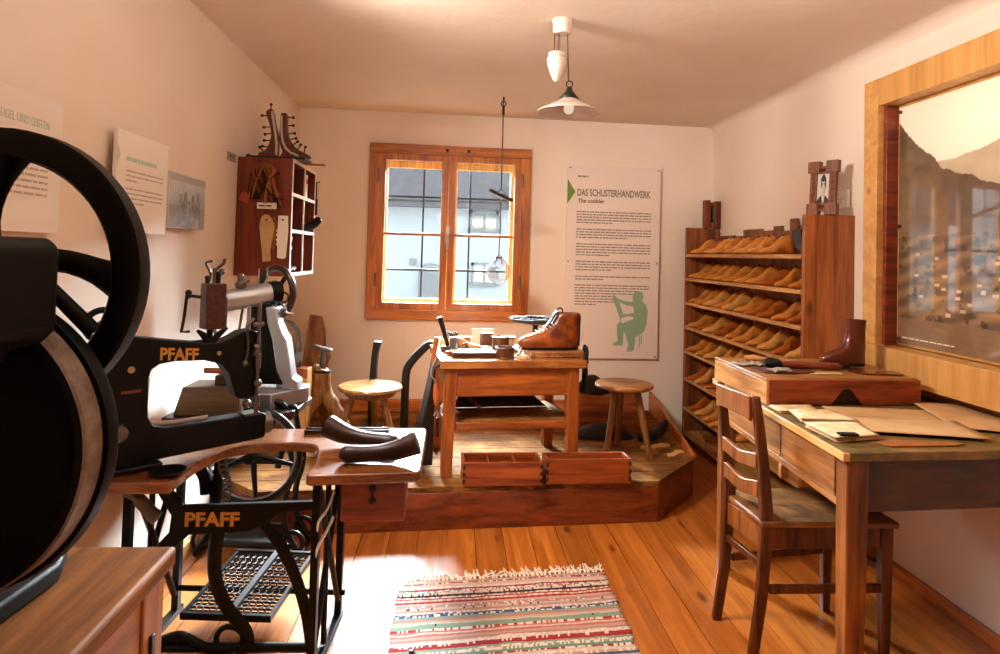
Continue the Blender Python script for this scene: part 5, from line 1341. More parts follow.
bar((BN[0]+.04, BN[1]), (FN[0]-.015, FN[1]), .375, .449, .018, 'seat_rail'); bar((BF[0]+.04, BF[1]), (FF[0]-.015, FF[1]), .375, .449, .018, 'seat_rail')
bar((BN[0]+bo, BN[1]+.013), (BF[0]+bo, BF[1]-.013), .365, .449, .018, 'seat_rail', W_CHAIR); bar((FN[0], FN[1]+.018), (FF[0], FF[1]-.018), .375, .449, .018, 'seat_rail')
bar((BN[0]+.034, BN[1]), (FN[0]-.016, FN[1]), .222, .25, .018, 'stretcher'); bar((BF[0]+.034, BF[1]), (FF[0]-.016, FF[1]), .222, .25, .018, 'stretcher')
bar((BN[0]+bo-.006, BN[1]+.013), (BF[0]+bo-.006, BF[1]-.013), .30, .325, .018, 'stretcher'); bar((FN[0], FN[1]+.016), (FF[0], FF[1]-.016), .285, .31, .018, 'stretcher')
def slat(z0, z1, dx, wavy, nm):
    a = Vector((BF[0]+dx+.012, BF[1]-.012, 0)); b2 = Vector((BN[0]+dx+.012, BN[1]+.012, 0)); d = (b2-a).normalized(); n = Vector((-d.y, d.x, 0)); L_ = (b2-a).length
    M = frame_m(a, d, (0,0,1), -n); mb = MB(M); n_ = 14
    up_ = [(L_*k/n_, z1 + (wavy*cos(2*pi*k/n_)) ) for k in range(n_+1)]; lo = [(L_*k/n_, z0 + (wavy*.8*cos(2*pi*k/n_) if wavy else -.010*(2*k/n_-1)**6)) for k in range(n_, -1, -1)]
    mb.prism(up_+lo, .016); mb.build(nm, W_CHAIR, ch, .003)
slat(.815, .893, -.036, 0, 'top_rail'); slat(.635, .685, -.010, .008, 'back_slat'); slat(.535, .588, -.003, .010, 'back_slat')

# ------------------------------------------------------------------ rag rug
rg_ = thing('rag_rug', 'striped multicoloured rag rug with white fringe on the floor boards', 'rug', (.08, 2.0, 0))
A, B_, C_, D_ = Vector((-.372, 2.70, 0)), Vector((.488, 2.852, 0)), Vector((.60, 1.05, 0)), Vector((-.26, .90, 0))
m, nt, b, out = nodes('rag weave'); L = nt.links.new
tc = N(nt, 'ShaderNodeTexCoord'); sp = N(nt, 'ShaderNodeSeparateXYZ'); L(tc.outputs['UV'], sp.inputs[0])
row = N(nt, 'ShaderNodeMath', operation='MULTIPLY'); L(sp.outputs['Y'], row.inputs[0]); row.inputs[1].default_value = 150
nzw = N(nt, 'ShaderNodeTexNoise', noise_dimensions='2D', Scale=5.0, Detail=2.0); L(tc.outputs['UV'], nzw.inputs['Vector'])
ws = N(nt, 'ShaderNodeMath', operation='MULTIPLY_ADD'); L(nzw.outputs[0], ws.inputs[0]); ws.inputs[1].default_value = 1.6; L(row.outputs[0], ws.inputs[2])
fr_ = N(nt, 'ShaderNodeMath', operation='FLOOR'); L(ws.outputs[0], fr_.inputs[0])
wn = N(nt, 'ShaderNodeTexWhiteNoise', noise_dimensions='1D'); L(fr_.outputs[0], wn.inputs['W'])
rp = N(nt, 'ShaderNodeValToRGB'); rp.color_ramp.interpolation = 'CONSTANT'
cols = [(216,188,172),(178,52,56),(200,170,154),(140,168,148),(214,200,184),(82,92,134),(194,142,132),(184,62,64),(222,206,190),(122,158,138),(204,126,118),(66,54,64),(208,176,160),(186,152,144),(166,66,80),(202,182,170)]
el = rp.color_ramp.elements
for i, c in enumerate(cols):
    p = i/len(cols)
    q_ = el[i] if i < 2 else el.new(p)
    q_.position = p; q_.color = (lin(c[0])*.8, lin(c[1])*.76, lin(c[2])*.74, 1)
L(wn.outputs['Value'], rp.inputs[0])
# flecked weave: warp threads and dashes along each row
sc_ = N(nt, 'ShaderNodeMath', operation='MULTIPLY'); L(sp.outputs['X'], sc_.inputs[0]); sc_.inputs[1].default_value = 120
half = N(nt, 'ShaderNodeMath', operation='MULTIPLY_ADD'); L(fr_.outputs[0], half.inputs[0]); half.inputs[1].default_value = .5; L(sc_.outputs[0], half.inputs[2])
fl2 = N(nt, 'ShaderNodeMath', operation='FLOOR'); L(half.outputs[0], fl2.inputs[0])
cb_ = N(nt, 'ShaderNodeCombineXYZ'); L(fl2.outputs[0], cb_.inputs[0]); L(fr_.outputs[0], cb_.inputs[1])
wn2 = N(nt, 'ShaderNodeTexWhiteNoise', noise_dimensions='2D'); L(cb_.outputs[0], wn2.inputs['Vector'])
rows2 = N(nt, 'ShaderNodeMath', operation='ADD'); L(fr_.outputs[0], rows2.inputs[0]); rows2.inputs[1].default_value = 7.3
wn3 = N(nt, 'ShaderNodeTexWhiteNoise', noise_dimensions='1D'); L(rows2.outputs[0], wn3.inputs['W'])
gt = N(nt, 'ShaderNodeMath', operation='MULTIPLY'); L(wn2.outputs['Value'], gt.inputs[0]); L(wn3.outputs['Value'], gt.inputs[1])
gth = N(nt, 'ShaderNodeMath', operation='GREATER_THAN'); L(gt.outputs[0], gth.inputs[0]); gth.inputs[1].default_value = .42
par = N(nt, 'ShaderNodeMath', operation='GREATER_THAN'); L(wn3.outputs['Value'], par.inputs[0]); par.inputs[1].default_value = .5
fcol = N(nt, 'ShaderNodeMix', data_type='RGBA'); L(par.outputs[0], fcol.inputs[0]); fcol.inputs[6].default_value = hx('#5a4040'); fcol.inputs[7].default_value = hx('#d8c8ba')
mxc = N(nt, 'ShaderNodeMix', data_type='RGBA'); L(gth.outputs[0], mxc.inputs[0]); L(rp.outputs[0], mxc.inputs[6]); L(fcol.outputs[2], mxc.inputs[7])
L(mxc.outputs[2], b.inputs['Base Color']); b.inputs['Roughness'].default_value = .95; b.inputs['Specular IOR Level'].default_value = .1
RUG = m
mb = MB(); NR_, NC_ = 236, 60; idx = []
for j in range(NR_+1):
    v = j/NR_; r_ = []
    for i in range(NC_+1):
        u = i/NC_; p = A*(1-u)*(1-v) + B_*u*(1-v) + C_*u*v + D_*(1-u)*v
        wob = .004*sin(v*60)*(1 if i in (0, NC_) else 0)
        r_.append(mb.pv((p.x+wob, p.y + .006*(vnoise(u*6, v*8, 3)-.5), .0035 + .004*abs(sin(pi*v*118)) + .0012*((i+j//2) % 2) + .003*vnoise(u*5, v*9, 2))))
    idx.append(r_)
for j in range(NR_):
    for i in range(NC_): mb.face((idx[j][i], idx[j][i+1], idx[j+1][i+1], idx[j+1][i]))
o = mb.build('weave', RUG, rg_, ang=180)
uv = o.data.uv_layers.new(name='UVMap')
vals = []
for lp in o.data.loops:
    k = lp.vertex_index; vals += [(k % (NC_+1))/NC_, (k // (NC_+1))/NR_]
uv.data.foreach_set('uv', vals)
so = o.modifiers.new('thick', 'SOLIDIFY'); so.thickness = .003; so.offset = -1
mb = MB(); rs = random.Random(2)
for k in range(46):
    u = (k+.5)/46; p = A*(1-u) + B_*u; d = (A-D_).normalized()
    for s_ in range(3):
        l = rs.uniform(.03, .075); a = rs.uniform(-.9, .9) + .35; d2 = Vector((d.x*cos(a)+d.y*sin(a), -d.x*sin(a)+d.y*cos(a), 0))
        q0 = p + Vector((rs.uniform(-.006,.006), 0, .006)); mb.tube(smooth_path([q0, q0+d*.012+Vector((0,0,.004)), q0+d*.012+d2*l*.6+Vector((0,0,-.002)), q0+d*.014+d2*l+Vector((0,0,-.0015))], 3), .0026, 5)
mb.build('fringe', plain('white fringe', '#efe2d2', .9), rg_, stuff=True)
# ------------------------------------------------------------------ chest in the foreground
XC = -.575
def lwx(y): return xl(y)+.02
DIR = Vector((-.0733, .9973, 0)).normalized()
Tk = frame_m((-.578, 1.18, 0), (-.9973, -.0733, 0), (.0733, -.9973, 0), (0,0,1))    # origin: far right top corner line; x to the left wall, y towards the camera
CZ = .82; CWd, CLn = .615, .90
chest = thing('pine_chest', 'wooden chest in the left foreground carrying the black flywheel machine', 'chest', Tk)
def kb(p0, p1, nm, mt, bev=.004, par=chest):
    mb = MB(Tk); mb.box(p0, p1); return mb.build(nm, mt, par, bev)
kb((-.012, -.012, CZ-.035), (CWd, CLn, CZ), 'top_panel', W_CHEST, .008)
kb((.016, .012, .08), (CWd-.01, CLn-.01, CZ-.036), 'body', W_CHEST)
for (y0, y1) in ((.008, .085), (.42, .49), (.80, .875)): kb((.0, y0, .0), (.024, y1, CZ-.036), 'stile', wood('chest stile', '#8a4c22', '#b97a3e', 'Z', .45, 1, .3), .003)
for (y0, y1) in ((.085, .42), (.49, .80)):
    kb((.004, y0, CZ-.135), (.02, y1, CZ-.036), 'rail', W_CHESTY, .003); kb((.004, y0, .08), (.02, y1, .16), 'rail', W_CHESTY, .003)
    kb((.010, y0, .16), (.018, y1, CZ-.135), 'side_panel', W_REDZ, .002)
mb = MB(Tk); mb.box((-.006, .05, CZ-.20), (.0, .062, CZ-.12)); mb.build('iron_latch', IRON2, chest, .002)

# ------------------------------------------------------------------ black flywheel machine on the chest
BLK = plain('black enamel', '#030303', .5, 0, .16)
fm = thing('flywheel_machine', 'big black cast iron machine with curved spoke flywheel on the chest', 'machine', (-.86, 1.0, CZ+.001))
def fpart(nm, mt, fn, bev=0, ang=40):
    mb = MB(); fn(mb); return mb.build(nm, mt, fm, bev, ang=ang)
MY = frame_m((0,0,0), (1,0,0), (0,0,1), (0,-1,0))       # lathe axis pointing at the camera
def MYat(x, y, z): return Matrix.Translation((x, y, z)) @ MY
zb_ = CZ+.0012
fpart('base_plate', BLK, lambda m: m.prism([(-1.10,.70),(-.72,.70),(-.685,.74),(-.685,1.05),(-.715,1.115),(-.76,1.14),(-1.10,1.14)], .03, Matrix.Translation((0,0,zb_))), .006)
# flywheel
FX, FZ, FR_ = -.768, 1.31, .224; FY = 1.005
fpart('flywheel_rim', BLK, lambda m: m.lathe([(FR_-.047,-.018),(FR_-.012,-.022),(FR_-.003,-.018),(FR_,-.010),(FR_,.016),(FR_-.006,.02),(FR_-.042,.018),(FR_-.047,.012),(FR_-.047,-.018)], MYat(FX, FY, FZ), 64))
def spokes(m):
    for k in range(4):
        a = R(94 - 97 + 90*k)
        pts = []
        for j in range(9):
            t = j/8; rr = .018 + (FR_-.05)*t; aa = a + .62*(1-t)**1.3*1.0
            pts.append((FX + rr*cos(aa), FY, FZ + rr*sin(aa)))
        m.tube(pts, [.021, .020, .019, .018, .018, .019, .021, .026, .034], 10, sq=(1, .55))
fpart('spoke', BLK, lambda m: spokes(m), ang=60)
fpart('flywheel_hub', BLK, lambda m: m.lathe([(.001,-.03),(.034,-.03),(.04,-.02),(.04,.03),(.028,.06),(.018,.10),(.001,.10)], MYat(FX, FY, FZ), 24))
# drum with rusty rim
DX, DZ_, DR = -.757, 1.075, .209
fpart('drum', RUST, lambda m: m.lathe([(DR-.012, -.022),(DR,-.020),(DR,.016),(DR-.003,.0195)], MYat(DX, .90, DZ_), 72))
fpart('drum_face', BLK, lambda m: m.lathe([(.001,.05),(.06,.05),(.07,.03),(DR-.03,.012),(DR-.012,.022),(DR-.0032,.0193)], MYat(DX, .90, DZ_), 72))
fpart('drum_flange', BLK, lambda m: m.lathe([(.001,-.048),(DR+.006,-.048),(DR+.009,-.040),(DR+.006,-.023),(.001,-.023)], MYat(DX, .90, DZ_), 72))
fpart('shaft_cone', STEELD, lambda m: m.lathe([(.03,-.05),(.03,.02),(.05,.05),(.055,.09),(.02,.1)], MYat(-.70, .93, 1.235), 24))
# column and head box
def column(m):
    m.prism([(p.x, p.y) for p in smooth_path([(-1.06,0,0),(-.80,0,0),(-.83,.10,0),(-.82,.24,0),(-.72,.36,0),(-.70,.44,0),(-.74,.52,0),(-1.0,.54,0),(-1.08,.4,0),(-1.08,.2,0)], 4)], .12, frame_m((0, .84, zb_+.03), (1,0,0), (0,0,1), (0,-1,0)))
fpart('column', BLK, column, .01)
def headbox(m): 
    x0, x1, z0, z1, rr = -1.0, -.592, 1.222, 1.366, .022
    pts = [(x1-rr+rr*cos(a), z1-rr+rr*sin(a)) for a in [pi/2*k/6 for k in range(7)]][::-1]
    m.prism([(x0,z0),(x0,z1)] + pts + [(x1, z0+.02), (x1-.02, z0)], .20, frame_m((0, .88, 0), (1,0,0), (0,0,1), (0,-1,0)))
fpart('head_box', BLK, headbox, .008)
fpart('bearing_cap', IRON, lambda m: (m.tube(smooth_path([(-.72,.80,1.366),(-.69,.80,1.385),(-.655,.80,1.388),(-.63,.80,1.37)], 5), .016, 10)), ang=60)
fpart('tension_rod', BLK, lambda m: m.tube([(-.645,.93,1.30),(-.60,.97,1.23)], [.010,.012], 10))
fpart('pressing_lip', W_LIGHTX if False else RUST, lambda m: m.torus((-.70,.66,1.06), .05, .008, Matrix.Rotation(R(80),4,'Y'), n=18, m=6))

# ------------------------------------------------------------------ treadle table of the long-arm machine
TZ = .68
tt = thing('treadle_table', 'treadle sewing table with black iron stand and notched wooden top', 'table', (-.7, 2.2, 0))
top = [(-1.19,1.862),(-.925,1.885)] + [(p.x, p.y) for p in smooth_path([(-.925,1.90,0),(-.93,2.07,0),(-.905,2.205,0),(-.83,2.275,0),(-.76,2.305,0),(-.67,2.305,0),(-.612,2.27,0),(-.575,2.12,0),(-.566,1.99,0)], 5)] + [(-.555,1.978),(-.24,2.035),(-.228,2.05),(-.262,2.53),(-.275,2.545),(-1.295,2.43),(-1.30,2.2)]
mb = MB(); quad_prism(mb, top, TZ-.032, TZ); mb.build('tabletop', W_TABLE, tt, .006, 3)
def tpart(nm, fn, mt=IRON, bev=0, ang=50, par=tt):
    mb = MB(); fn(mb); return mb.build(nm, mt, par, bev, ang=ang)
YF = 2.185
def FP(pts, y=YF): return [(x, y, z) for x, z in pts]
plate = [(-1.13,.575),(-1.10,.585),(-1.02,.502),(-.575,.53),(-.565,.505),(-.70,.488),(-.74,.455),(-.80,.425),(-1.0,.408),(-1.10,.31),(-1.135,.335),(-1.065,.415),(-1.06,.47)]
tpart('crossbar_plate', lambda m: m.prism(plate, .022, frame_m((0, YF+.011, 0), (1,0,0), (0,0,1), (0,-1,0))), IRON, .003)
mbt, tw = text_mb('PFAFF', .062, frame_m((0,0,0),(1,0,0),(0,0,1),(0,-1,0)), bold=.0022)
for i, v in enumerate(mbt.v): mbt.v[i] = Vector((-1.015 + (v.x)*(.182/tw), YF-.0118+v.y, .438 + v.z + (v.x/tw)*.006))
mbt.build('lettering', GOLD, tt)
def sleg(m):
    m.tube(smooth_path(FP([(-.905,.43),(-.915,.34),(-.905,.25),(-.865,.17),(-.805,.10),(-.80,.055),(-.83,.03)]), 6), .024, 10, sq=(.5, 1) if False else (1, .5))
    m.tube(FP(spiral(-.862, .062, .062, .014, R(-10), .95)), .010, 8)
    m.tube(smooth_path(FP([(-.84,.03),(-.93,.04),(-1.02,.075),(-1.09,.05)]), 6), .017, 8)
tpart('centre_leg', sleg)
tpart('curved_leg', lambda m: m.tube(smooth_path(FP([(-.79,.475),(-.73,.42),(-.66,.31),(-.61,.18),(-.585,.06),(-.58,.0)]), 6), .020, 10, sq=(1, .5)))
tpart('front_bar', lambda m: m.tube(FP([(-1.16,.035),(-.57,.05)]), .016, 8))
# end frames
def endframe(x, nm, xin):
    def fn(m):
        y0, y1 = 2.09, 2.46
        m.box((x-.012, y0, .02), (x+.012, y0+.026, TZ-.033)); m.box((x-.012, y1-.026, .02), (x+.012, y1, TZ-.033))
        m.box((x-.014, y0-.02, .0), (x+.014, y1+.02, .022)); m.box((x-.014, y0, TZ-.06), (x+.014, y1, TZ-.033))
        m.tube([(x, y0+.03, .60), (x, y1-.03, .08)], .011, 8); m.tube([(x, y1-.03, .60), (x, y0+.03, .08)], .011, 8)
        m.tube([(x, (y0+y1)/2-.03, .64), (x, (y0+y1)/2-.03, .03)], .010, 8)
    return tpart(nm, fn)
endframe(-.56, 'end_frame', -1); endframe(-1.16, 'end_frame', 1)
tpart('bright_brace', lambda m: (m.tube(smooth_path([(-.555,2.115,.44),(-.548,2.08,.50),(-.52,2.075,.545),(-.50,2.075,.60)],5), .008, 8, sq=(1,.5)), m.tube(smooth_path([(-.560,2.115,.36),(-.548,2.08,.42),(-.52,2.075,.475),(-.50,2.075,.52)],5), .008, 8, sq=(1,.5))), plain('bright nickel', '#dfe4ea', .25, .4))
tpart('castor', lambda m: (m.torus((-.50,2.10,.035), .024, .009, Matrix.Rotation(R(90),4,'Y'), n=18, m=8)), W_BENCH)
tpart('upper_scroll', lambda m: (m.tube(smooth_path([(-1.0,2.30,.50),(-1.01,2.30,.56),(-1.045,2.30,.61),(-1.04,2.30,.645),(-1.0,2.30,.655),(-.96,2.30,.63),(-.955,2.30,.57),(-.965,2.30,.52),(-.965,2.30,.46)], 5), .022, 10)), IRON)
tpart('perforated_strap', lambda m: [m.torus((-.93+.012*sin(k*.6), 2.28, .48+.017*k), .012, .004, Matrix.Rotation(R(90),4,'X'), n=12, m=5) for k in range(10)], STEELD)
tpart('knee_lever', lambda m: m.tube(smooth_path([(-1.13,2.02,.60),(-1.09,2.03,.575),(-1.05,2.03,.535),(-1.03,2.03,.52)], 5), [.012]*5+[.02]*6+[.022]*5, 10), STEELD)
# treadle
TP = frame_m((-1.05, 2.245, .105), (1, -.01, 0), (.09, .99, .10), (0,-.1,1))
tw_, td_ = .31, .40
def treadle(m):
    m.box((0, 0, -.012), (tw_, .012, .012), TP); m.box((0, td_-.012, -.012), (tw_, td_, .012), TP)
    m.box((0, .012, -.01), (.012, td_-.012, .01), TP); m.box((tw_-.012, .012, -.01), (tw_, td_-.012, .01), TP)
    m.box((tw_*.53-.012, .012, -.014), (tw_*.53+.012, td_-.012, .014), TP)
    def cellrow(x0, x1, nx, ny):
        for i in range(nx+1):
            x = x0+(x1-x0)*i/nx
            pts = [(x + .006*(1 if k % 2 else -1), .012+(td_-.024)*k/ny, 0) for k in range(ny+1)]
            m.tube([TP @ Vector(p) for p in pts], .0042, 4)
        for k in range(ny+1):
            yy = .012+(td_-.024)*k/ny; m.tube([TP @ Vector((x0, yy, 0)), TP @ Vector((x1, yy, 0))], .0042, 4)
    cellrow(.012, tw_*.53-.012, 6, 20); cellrow(tw_*.53+.012, tw_-.012, 5, 20)
tpart('treadle', treadle, plain('worn treadle iron', '#2e2c2c', .35, .6))
tpart('treadle_bar', lambda m: m.box((tw_*.53-.009, .01, .0145), (tw_*.53+.009, td_-.01, .017), TP), STEEL)
tpart('treadle_axle', lambda m: m.tube([(-1.16,2.44,.10),(-.535,2.44,.10)], .011, 8))
# drawer under the right end
dm = frame_m((-.478, 2.075, .505), (.995, .1, 0), (-.1, .995, 0), (0,0,1))
mb = MB(dm); mb.box((0, 0, 0), (.20, .33, .140)); dr = mb.build('drawer', W_REDZ if False else wood('drawer red wood', '#6a2c18', '#96452a', 'X', .38, .8, .4), tt, .004)
mb = MB(dm); mb.box((-.004, -.008, .141), (.206, .345, .1428)); mb.build('drawer_bearer', W_RED, tt, .0)
for zz in (.068, .105):
    mb = MB(dm); mb.lathe([(.001,0),(.011,0),(.012,.006),(.006,.010),(.001,.010)], frame_m((.098, -.001, zz), (1,0,0), (0,0,1), (0,-1,0)), 14); mb.build('drawer_knob', IRON2, dr)
mb = MB(dm); mb.tube([(.098,-.006,.072),(.098,-.009,.10)], .003, 6); mb.build('drawer_latch', IRON2, dr)

# two dark lasts on the table
def dlast(lab, x, y, rz, ln, tilt=0):
    T = TR(x, y, TZ+.001, rz); q = thing('dark_shoe_last', lab, 'shoe last', T)
    mb = MB(T)
    P = smooth_path([(-ln*.50,0,.020),(-ln*.40,0,.026),(-ln*.18,0,.028),(ln*.05,0,.032),(ln*.25,0,.040),(ln*.42,0,.056),(ln*.5,0,.064)], 4)
    n_ = len(P); rad = []
    for i in range(n_):
        t = i/(n_-1); rad.append((.034+.016*t)*(min(1, .25+t*5.0) if t < .16 else 1)*(1-.22*exp(-((t-.45)/.2)**2))*(1.0 if t < .7 else 1.0+.05*(t-.7)))
    mb.tube(P, rad, 14, sq=(.78, .9)); lo = min(v.z for v in mb.v)
    for v in mb.v: v.z += TZ+.001-lo
    mb.build('body', W_DARK, q, .003, ang=55)
    e = P[-1]; dz = TZ+.001-lo
    mb = MB(T); mb.cyl((e.x-.002, 0, e.z+dz-TZ-.001+.0), (e.x+.012, 0, e.z+dz-TZ-.001+.005), .020, .015, 12); mb.build('shank_block', LEATHD, q, .002)
    return q
dlast('dark shoe last behind, its toe pointing right, on the treadle table', -.455, 2.27, R(168), .27)
dlast('dark shoe last in front, its toe pointing left, on the treadle table', -.372, 2.115, R(6), .25)
q = thing('wooden_ruler', 'dark grooved wooden strip lying along the back edge of the treadle table', 'strip', (-.55, 2.44, TZ))
mb = MB(); Tz = frame_m((-.70, 2.41, TZ+.001), (.99, .11, 0), (-.11, .99, 0), (0,0,1)); mb.box((0,0,0), (.31,.042,.008), Tz); mb.box((0,0,.008), (.31,.008,.016), Tz); mb.box((0,.034,.008), (.31,.042,.016), Tz); mb.build('strip', W_DARK, q, .003)
q = thing('oil_pan', 'small black metal dish on the treadle table left of the machine foot', 'dish', (-.972, 1.965, TZ))
mb = MB(); mb.lathe([(.001,.002),(.045,.002),(.052,.008),(.05,.012),(.04,.007),(.001,.006)], Matrix.Translation((-.972, 1.965, TZ)), 20); mb.build('dish', IRON, q)

# ------------------------------------------------------------------ long-arm machine
AXd = Vector((.70, .714, 0)).normalized(); AXn = Vector((AXd.y, -AXd.x, 0))      # along the arm, towards the camera
AO = Vector((-1.155, 1.945, 0))
MT = frame_m(AO, AXd, (0,0,1), AXn)           # x along, y up, z to the camera
la = thing('long_arm_sewing_machine', 'black long arm sewing machine with gold letters on the treadle table', 'sewing machine', Matrix.Translation((-1.05, 2.03, TZ+.001)))
zt_ = TZ+.0015
prof = [(-.045,zt_),(.125,zt_),(.135,.70),(.48,.705),(.488,.715),(.488,.785),(.48,.792),(.16,.795),(.125,.806),(.108,.835),(.105,.95),(.112,.978),(.135,.993),(.18,.998),(.27,.992),(.325,.975),(.352,.94),(.366,.90),(.378,.862),(.392,.850),(.43,.850),(.446,.862),(.452,.90),(.458,.95),(.462,1.0),(.46,1.05),(.448,1.072),(.425,1.083),(.39,1.078),(.36,1.062),(.32,1.046),(.26,1.05),(.16,1.066),(.06,1.084),(-.01,1.084),(-.04,1.06),(-.055,.98),(-.06,.82),(-.055,.72)]
mb = MB(MT); mb.prism(prof, .062, Matrix.Translation((0,0,-.031))); mb.build('body', IRON, la, .012, 3)
mbt, tw = text_mb('PFAFF', .052, Matrix.Identity(4), bold=.0016)
for i, v in enumerate(mbt.v): mbt.v[i] = MT @ Vector((.132 + v.x*(.118/tw), 1.008 + v.y - v.x/tw*.012, .0318+v.z))
mbt.build('lettering', GOLD, la)
def lp(nm, mt, fn, ang=45, bev=0):
    mb = MB(MT); fn(mb); return mb.build(nm, mt, la, bev, ang=ang)
lp('base_flange', IRON, lambda m: m.box((-.07, zt_, -.055), (.15, zt_+.016, .055)), bev=.006)
lp('edge_highlight', STEEL, lambda m: m.tube([(.107,.95,.0),(.104,.86,.0),(.11,.822,.0),(.135,.803,.0),(.2,.7965,.0),(.30,.7965,0)], .007, 8, sq=(.12, 1.6)))  # thin bright strip stands in for the highlight along the opening
lp('bed_end', STEELD, lambda m: m.lathe([(.001,0),(.03,0),(.036,.01),(.036,.03),(.001,.032)], frame_m((.482,.75,0), (0,1,0), (0,0,1), (1,0,0)), 18))
lp('needle_bar', STEEL, lambda m: m.cyl((.412,.795,.0), (.412,.91,0), .006))
lp('thread_post', STEEL, lambda m: m.cyl((.425,1.06,.0), (.425,1.16,0), .007))
lp('presser_foot', STEELD, lambda m: (m.cyl((.444,.80,.040), (.444,1.17,.040), .0065), m.box((.405,.793,-.012), (.46,.80,.044)), m.cyl((.444,.82,.04), (.444,.86,.04), .012), m.cyl((.444,.95,.04), (.444,1.0,.04), .011), m.ball((.42,.83,.022), .016, 10, 6), m.ball((.445,.90,.04), .016, 10, 6), m.cyl((.425,1.10,.04), (.46,1.10,.04), .008), m.cyl((.43,1.0,.038),(.43,1.03,.06), .009)))
lp('thread_rod', STEELD, lambda m: (m.tube(smooth_path([(.40,.97,.036),(.41,1.02,.038),(.405,1.09,.036),(.43,1.12,.03)], 4), .005, 6), m.ball((.40,.97,.038), .012, 8, 6)))
lp('screw_head', plain('tarnished brass', '#b09a6c', .35, .8), lambda m: (m.cyl((.055,.985,.031), (.055,.985,.0345), .010, n=14), m.cyl((.315,1.012,.031), (.315,1.012,.034), .007, n=12)))
lp('serial_plate', plain('worn gilt plate', '#6e3a1e', .5, .3), lambda m: m.box((.03,.915,.031), (.085,.923,.0325)))
# thread box on its sprung bracket
MT0 = MT; MT = MT @ Matrix.Translation((.040, -.045, 0))
lp('spring_bracket', IRON, lambda m: (m.tube([(.255,1.085,.0),(.235,1.115,0),(.215,1.132,0)], [.012,.011,.005], 8), m.tube([(.255,1.085,.0),(.285,1.115,0),(.312,1.135,0)], [.012,.011,.005], 8), m.cyl((.255,1.06,0),(.255,1.14,0), .010), m.box((.16,1.092,-.01),(.235,1.10,.01))))
BRB = plain('pierced brown box', '#5a2618', .5, .1, var=.18, vcol='#2a0e08', vscale=70, bump=.6, bscale=120)
lp('thread_box', BRB, lambda m: m.box((.230,1.135,-.03), (.294,1.285,.03)), bev=.004)
lp('thread_box_side', STEELD, lambda m: m.box((.2945,1.14,-.026), (.30,1.24,.026)), bev=.002)
lp('tension_knob', IRON2, lambda m: (m.cyl((.24,1.285,0),(.24,1.30,0), .007), m.ball((.24,1.303,0), .009, 8, 6), m.cyl((.275,1.285,0),(.275,1.31,0), .008), m.ball((.275,1.315,0), .011, 8, 6)))
lp('side_lever', IRON2, lambda m: (m.tube([(.222,1.24,0),(.19,1.245,0),(.178,1.24,0)], .006, 6), m.tube([(.178,1.255,0),(.172,1.18,0),(.165,1.13,0),(.19,1.13,0)], .005, 6), m.ball((.182,1.255,0), .011, 8, 6)))
MT = MT0
lp('handwheel', IRON, lambda m: (m.torus((0.0,1.112,-.075), .046, .010, n=24, m=8), m.ball((0.0,1.112,-.075), .016, 10, 6), m.cyl((0,1.112,-.09),(0,1.112,-.0), .008), m.cyl((-.045,1.112,-.075),(.045,1.112,-.075), .005, n=8)))
lp('bearing_boss', STEELD, lambda m: m.lathe([(.001,.05),(.022,.045),(.03,.03),(.032,.0)], frame_m((.03,.80,0), (1,0,0), (0,1,0), (0,0,1)), 18))

# ------------------------------------------------------------------ silver cylinder-arm machine on its own stand
sm = thing('silver_sewing_machine', 'silver and black cylinder arm sewing machine on its own treadle stand', 'sewing machine', (-1.05, 2.95, 0))
SB = plain('cast silver paint', '#b4b8bf', .3, .75, bump=.1)
def sp_(nm, mt, fn, bev=0, ang=45):
    mb = MB(); fn(mb); return mb.build(nm, mt, sm, bev, ang=ang)
sp_('cylinder_arm', SB, lambda m: m.tube([(-1.215,2.80,1.122),(-1.20,2.815,1.124),(-1.05,2.95,1.155),(-1.02,2.97,1.16)], [.036,.046,.050,.046], 20))
sp_('arm_collar', IRON, lambda m: m.tube([(-1.04,2.955,1.157),(-1.02,2.975,1.16),(-1.0,2.99,1.16)], [.053,.056,.05], 20))
sp_('column', IRON, lambda m: m.loft([[(-1.06+cx_-a, 2.95-b2, z), (-1.06+cx_+a, 2.95-b2, z), (-1.06+cx_+a, 2.95+b2, z), (-1.06+cx_-a, 2.95+b2, z)] for (z, cx_, a, b2) in ((.76,.02,.10,.06),(.85,.0,.075,.05),(.98,-.01,.058,.045),(1.12,.0,.05,.045))]), .01)
sp_('silver_pillar', SB, lambda m: m.loft([[(x0, 2.90, z), (x1, 2.90, z), (x1, 2.98, z), (x0, 2.98, z)] for (z, x0, x1) in ((.742,-.975,-.875),(.775,-.975,-.88),(.79,-.97,-.905),(.955,-1.0,-.935),(.985,-1.01,-.955),(1.03,-1.025,-.975),(1.10,-1.035,-.985))]), .006)
sp_('bed_plate', SB, lambda m: m.prism([(-1.16,2.84),(-.96,2.80),(-.85,2.98),(-.87,3.06),(-1.16,3.06)], .066, Matrix.Translation((0,0,.671))), .005)
HW = Matrix.Translation((-1.03, 3.02, 1.160)) @ frame_m((0,0,0), (.85,-.5,0), (0,0,1), (-.5,-.85,0))
sp_('handwheel', plain('dark handwheel', '#2a1712', .3, .2, .5, .3), lambda m: (m.torus((-1.03,3.02,1.160), .112, .016, HW.to_3x3().to_4x4(), n=40, m=10), [m.tube([HW @ Vector((0,0,0)), HW @ Vector((.05*cos(a),.05*sin(a),0)), HW @ Vector((.1*cos(a),.1*sin(a),0))], [.014,.010,.012], 8) for a in (R(50), R(170), R(290))], m.ball((-1.03,3.02,1.160), .024, 12, 8)))
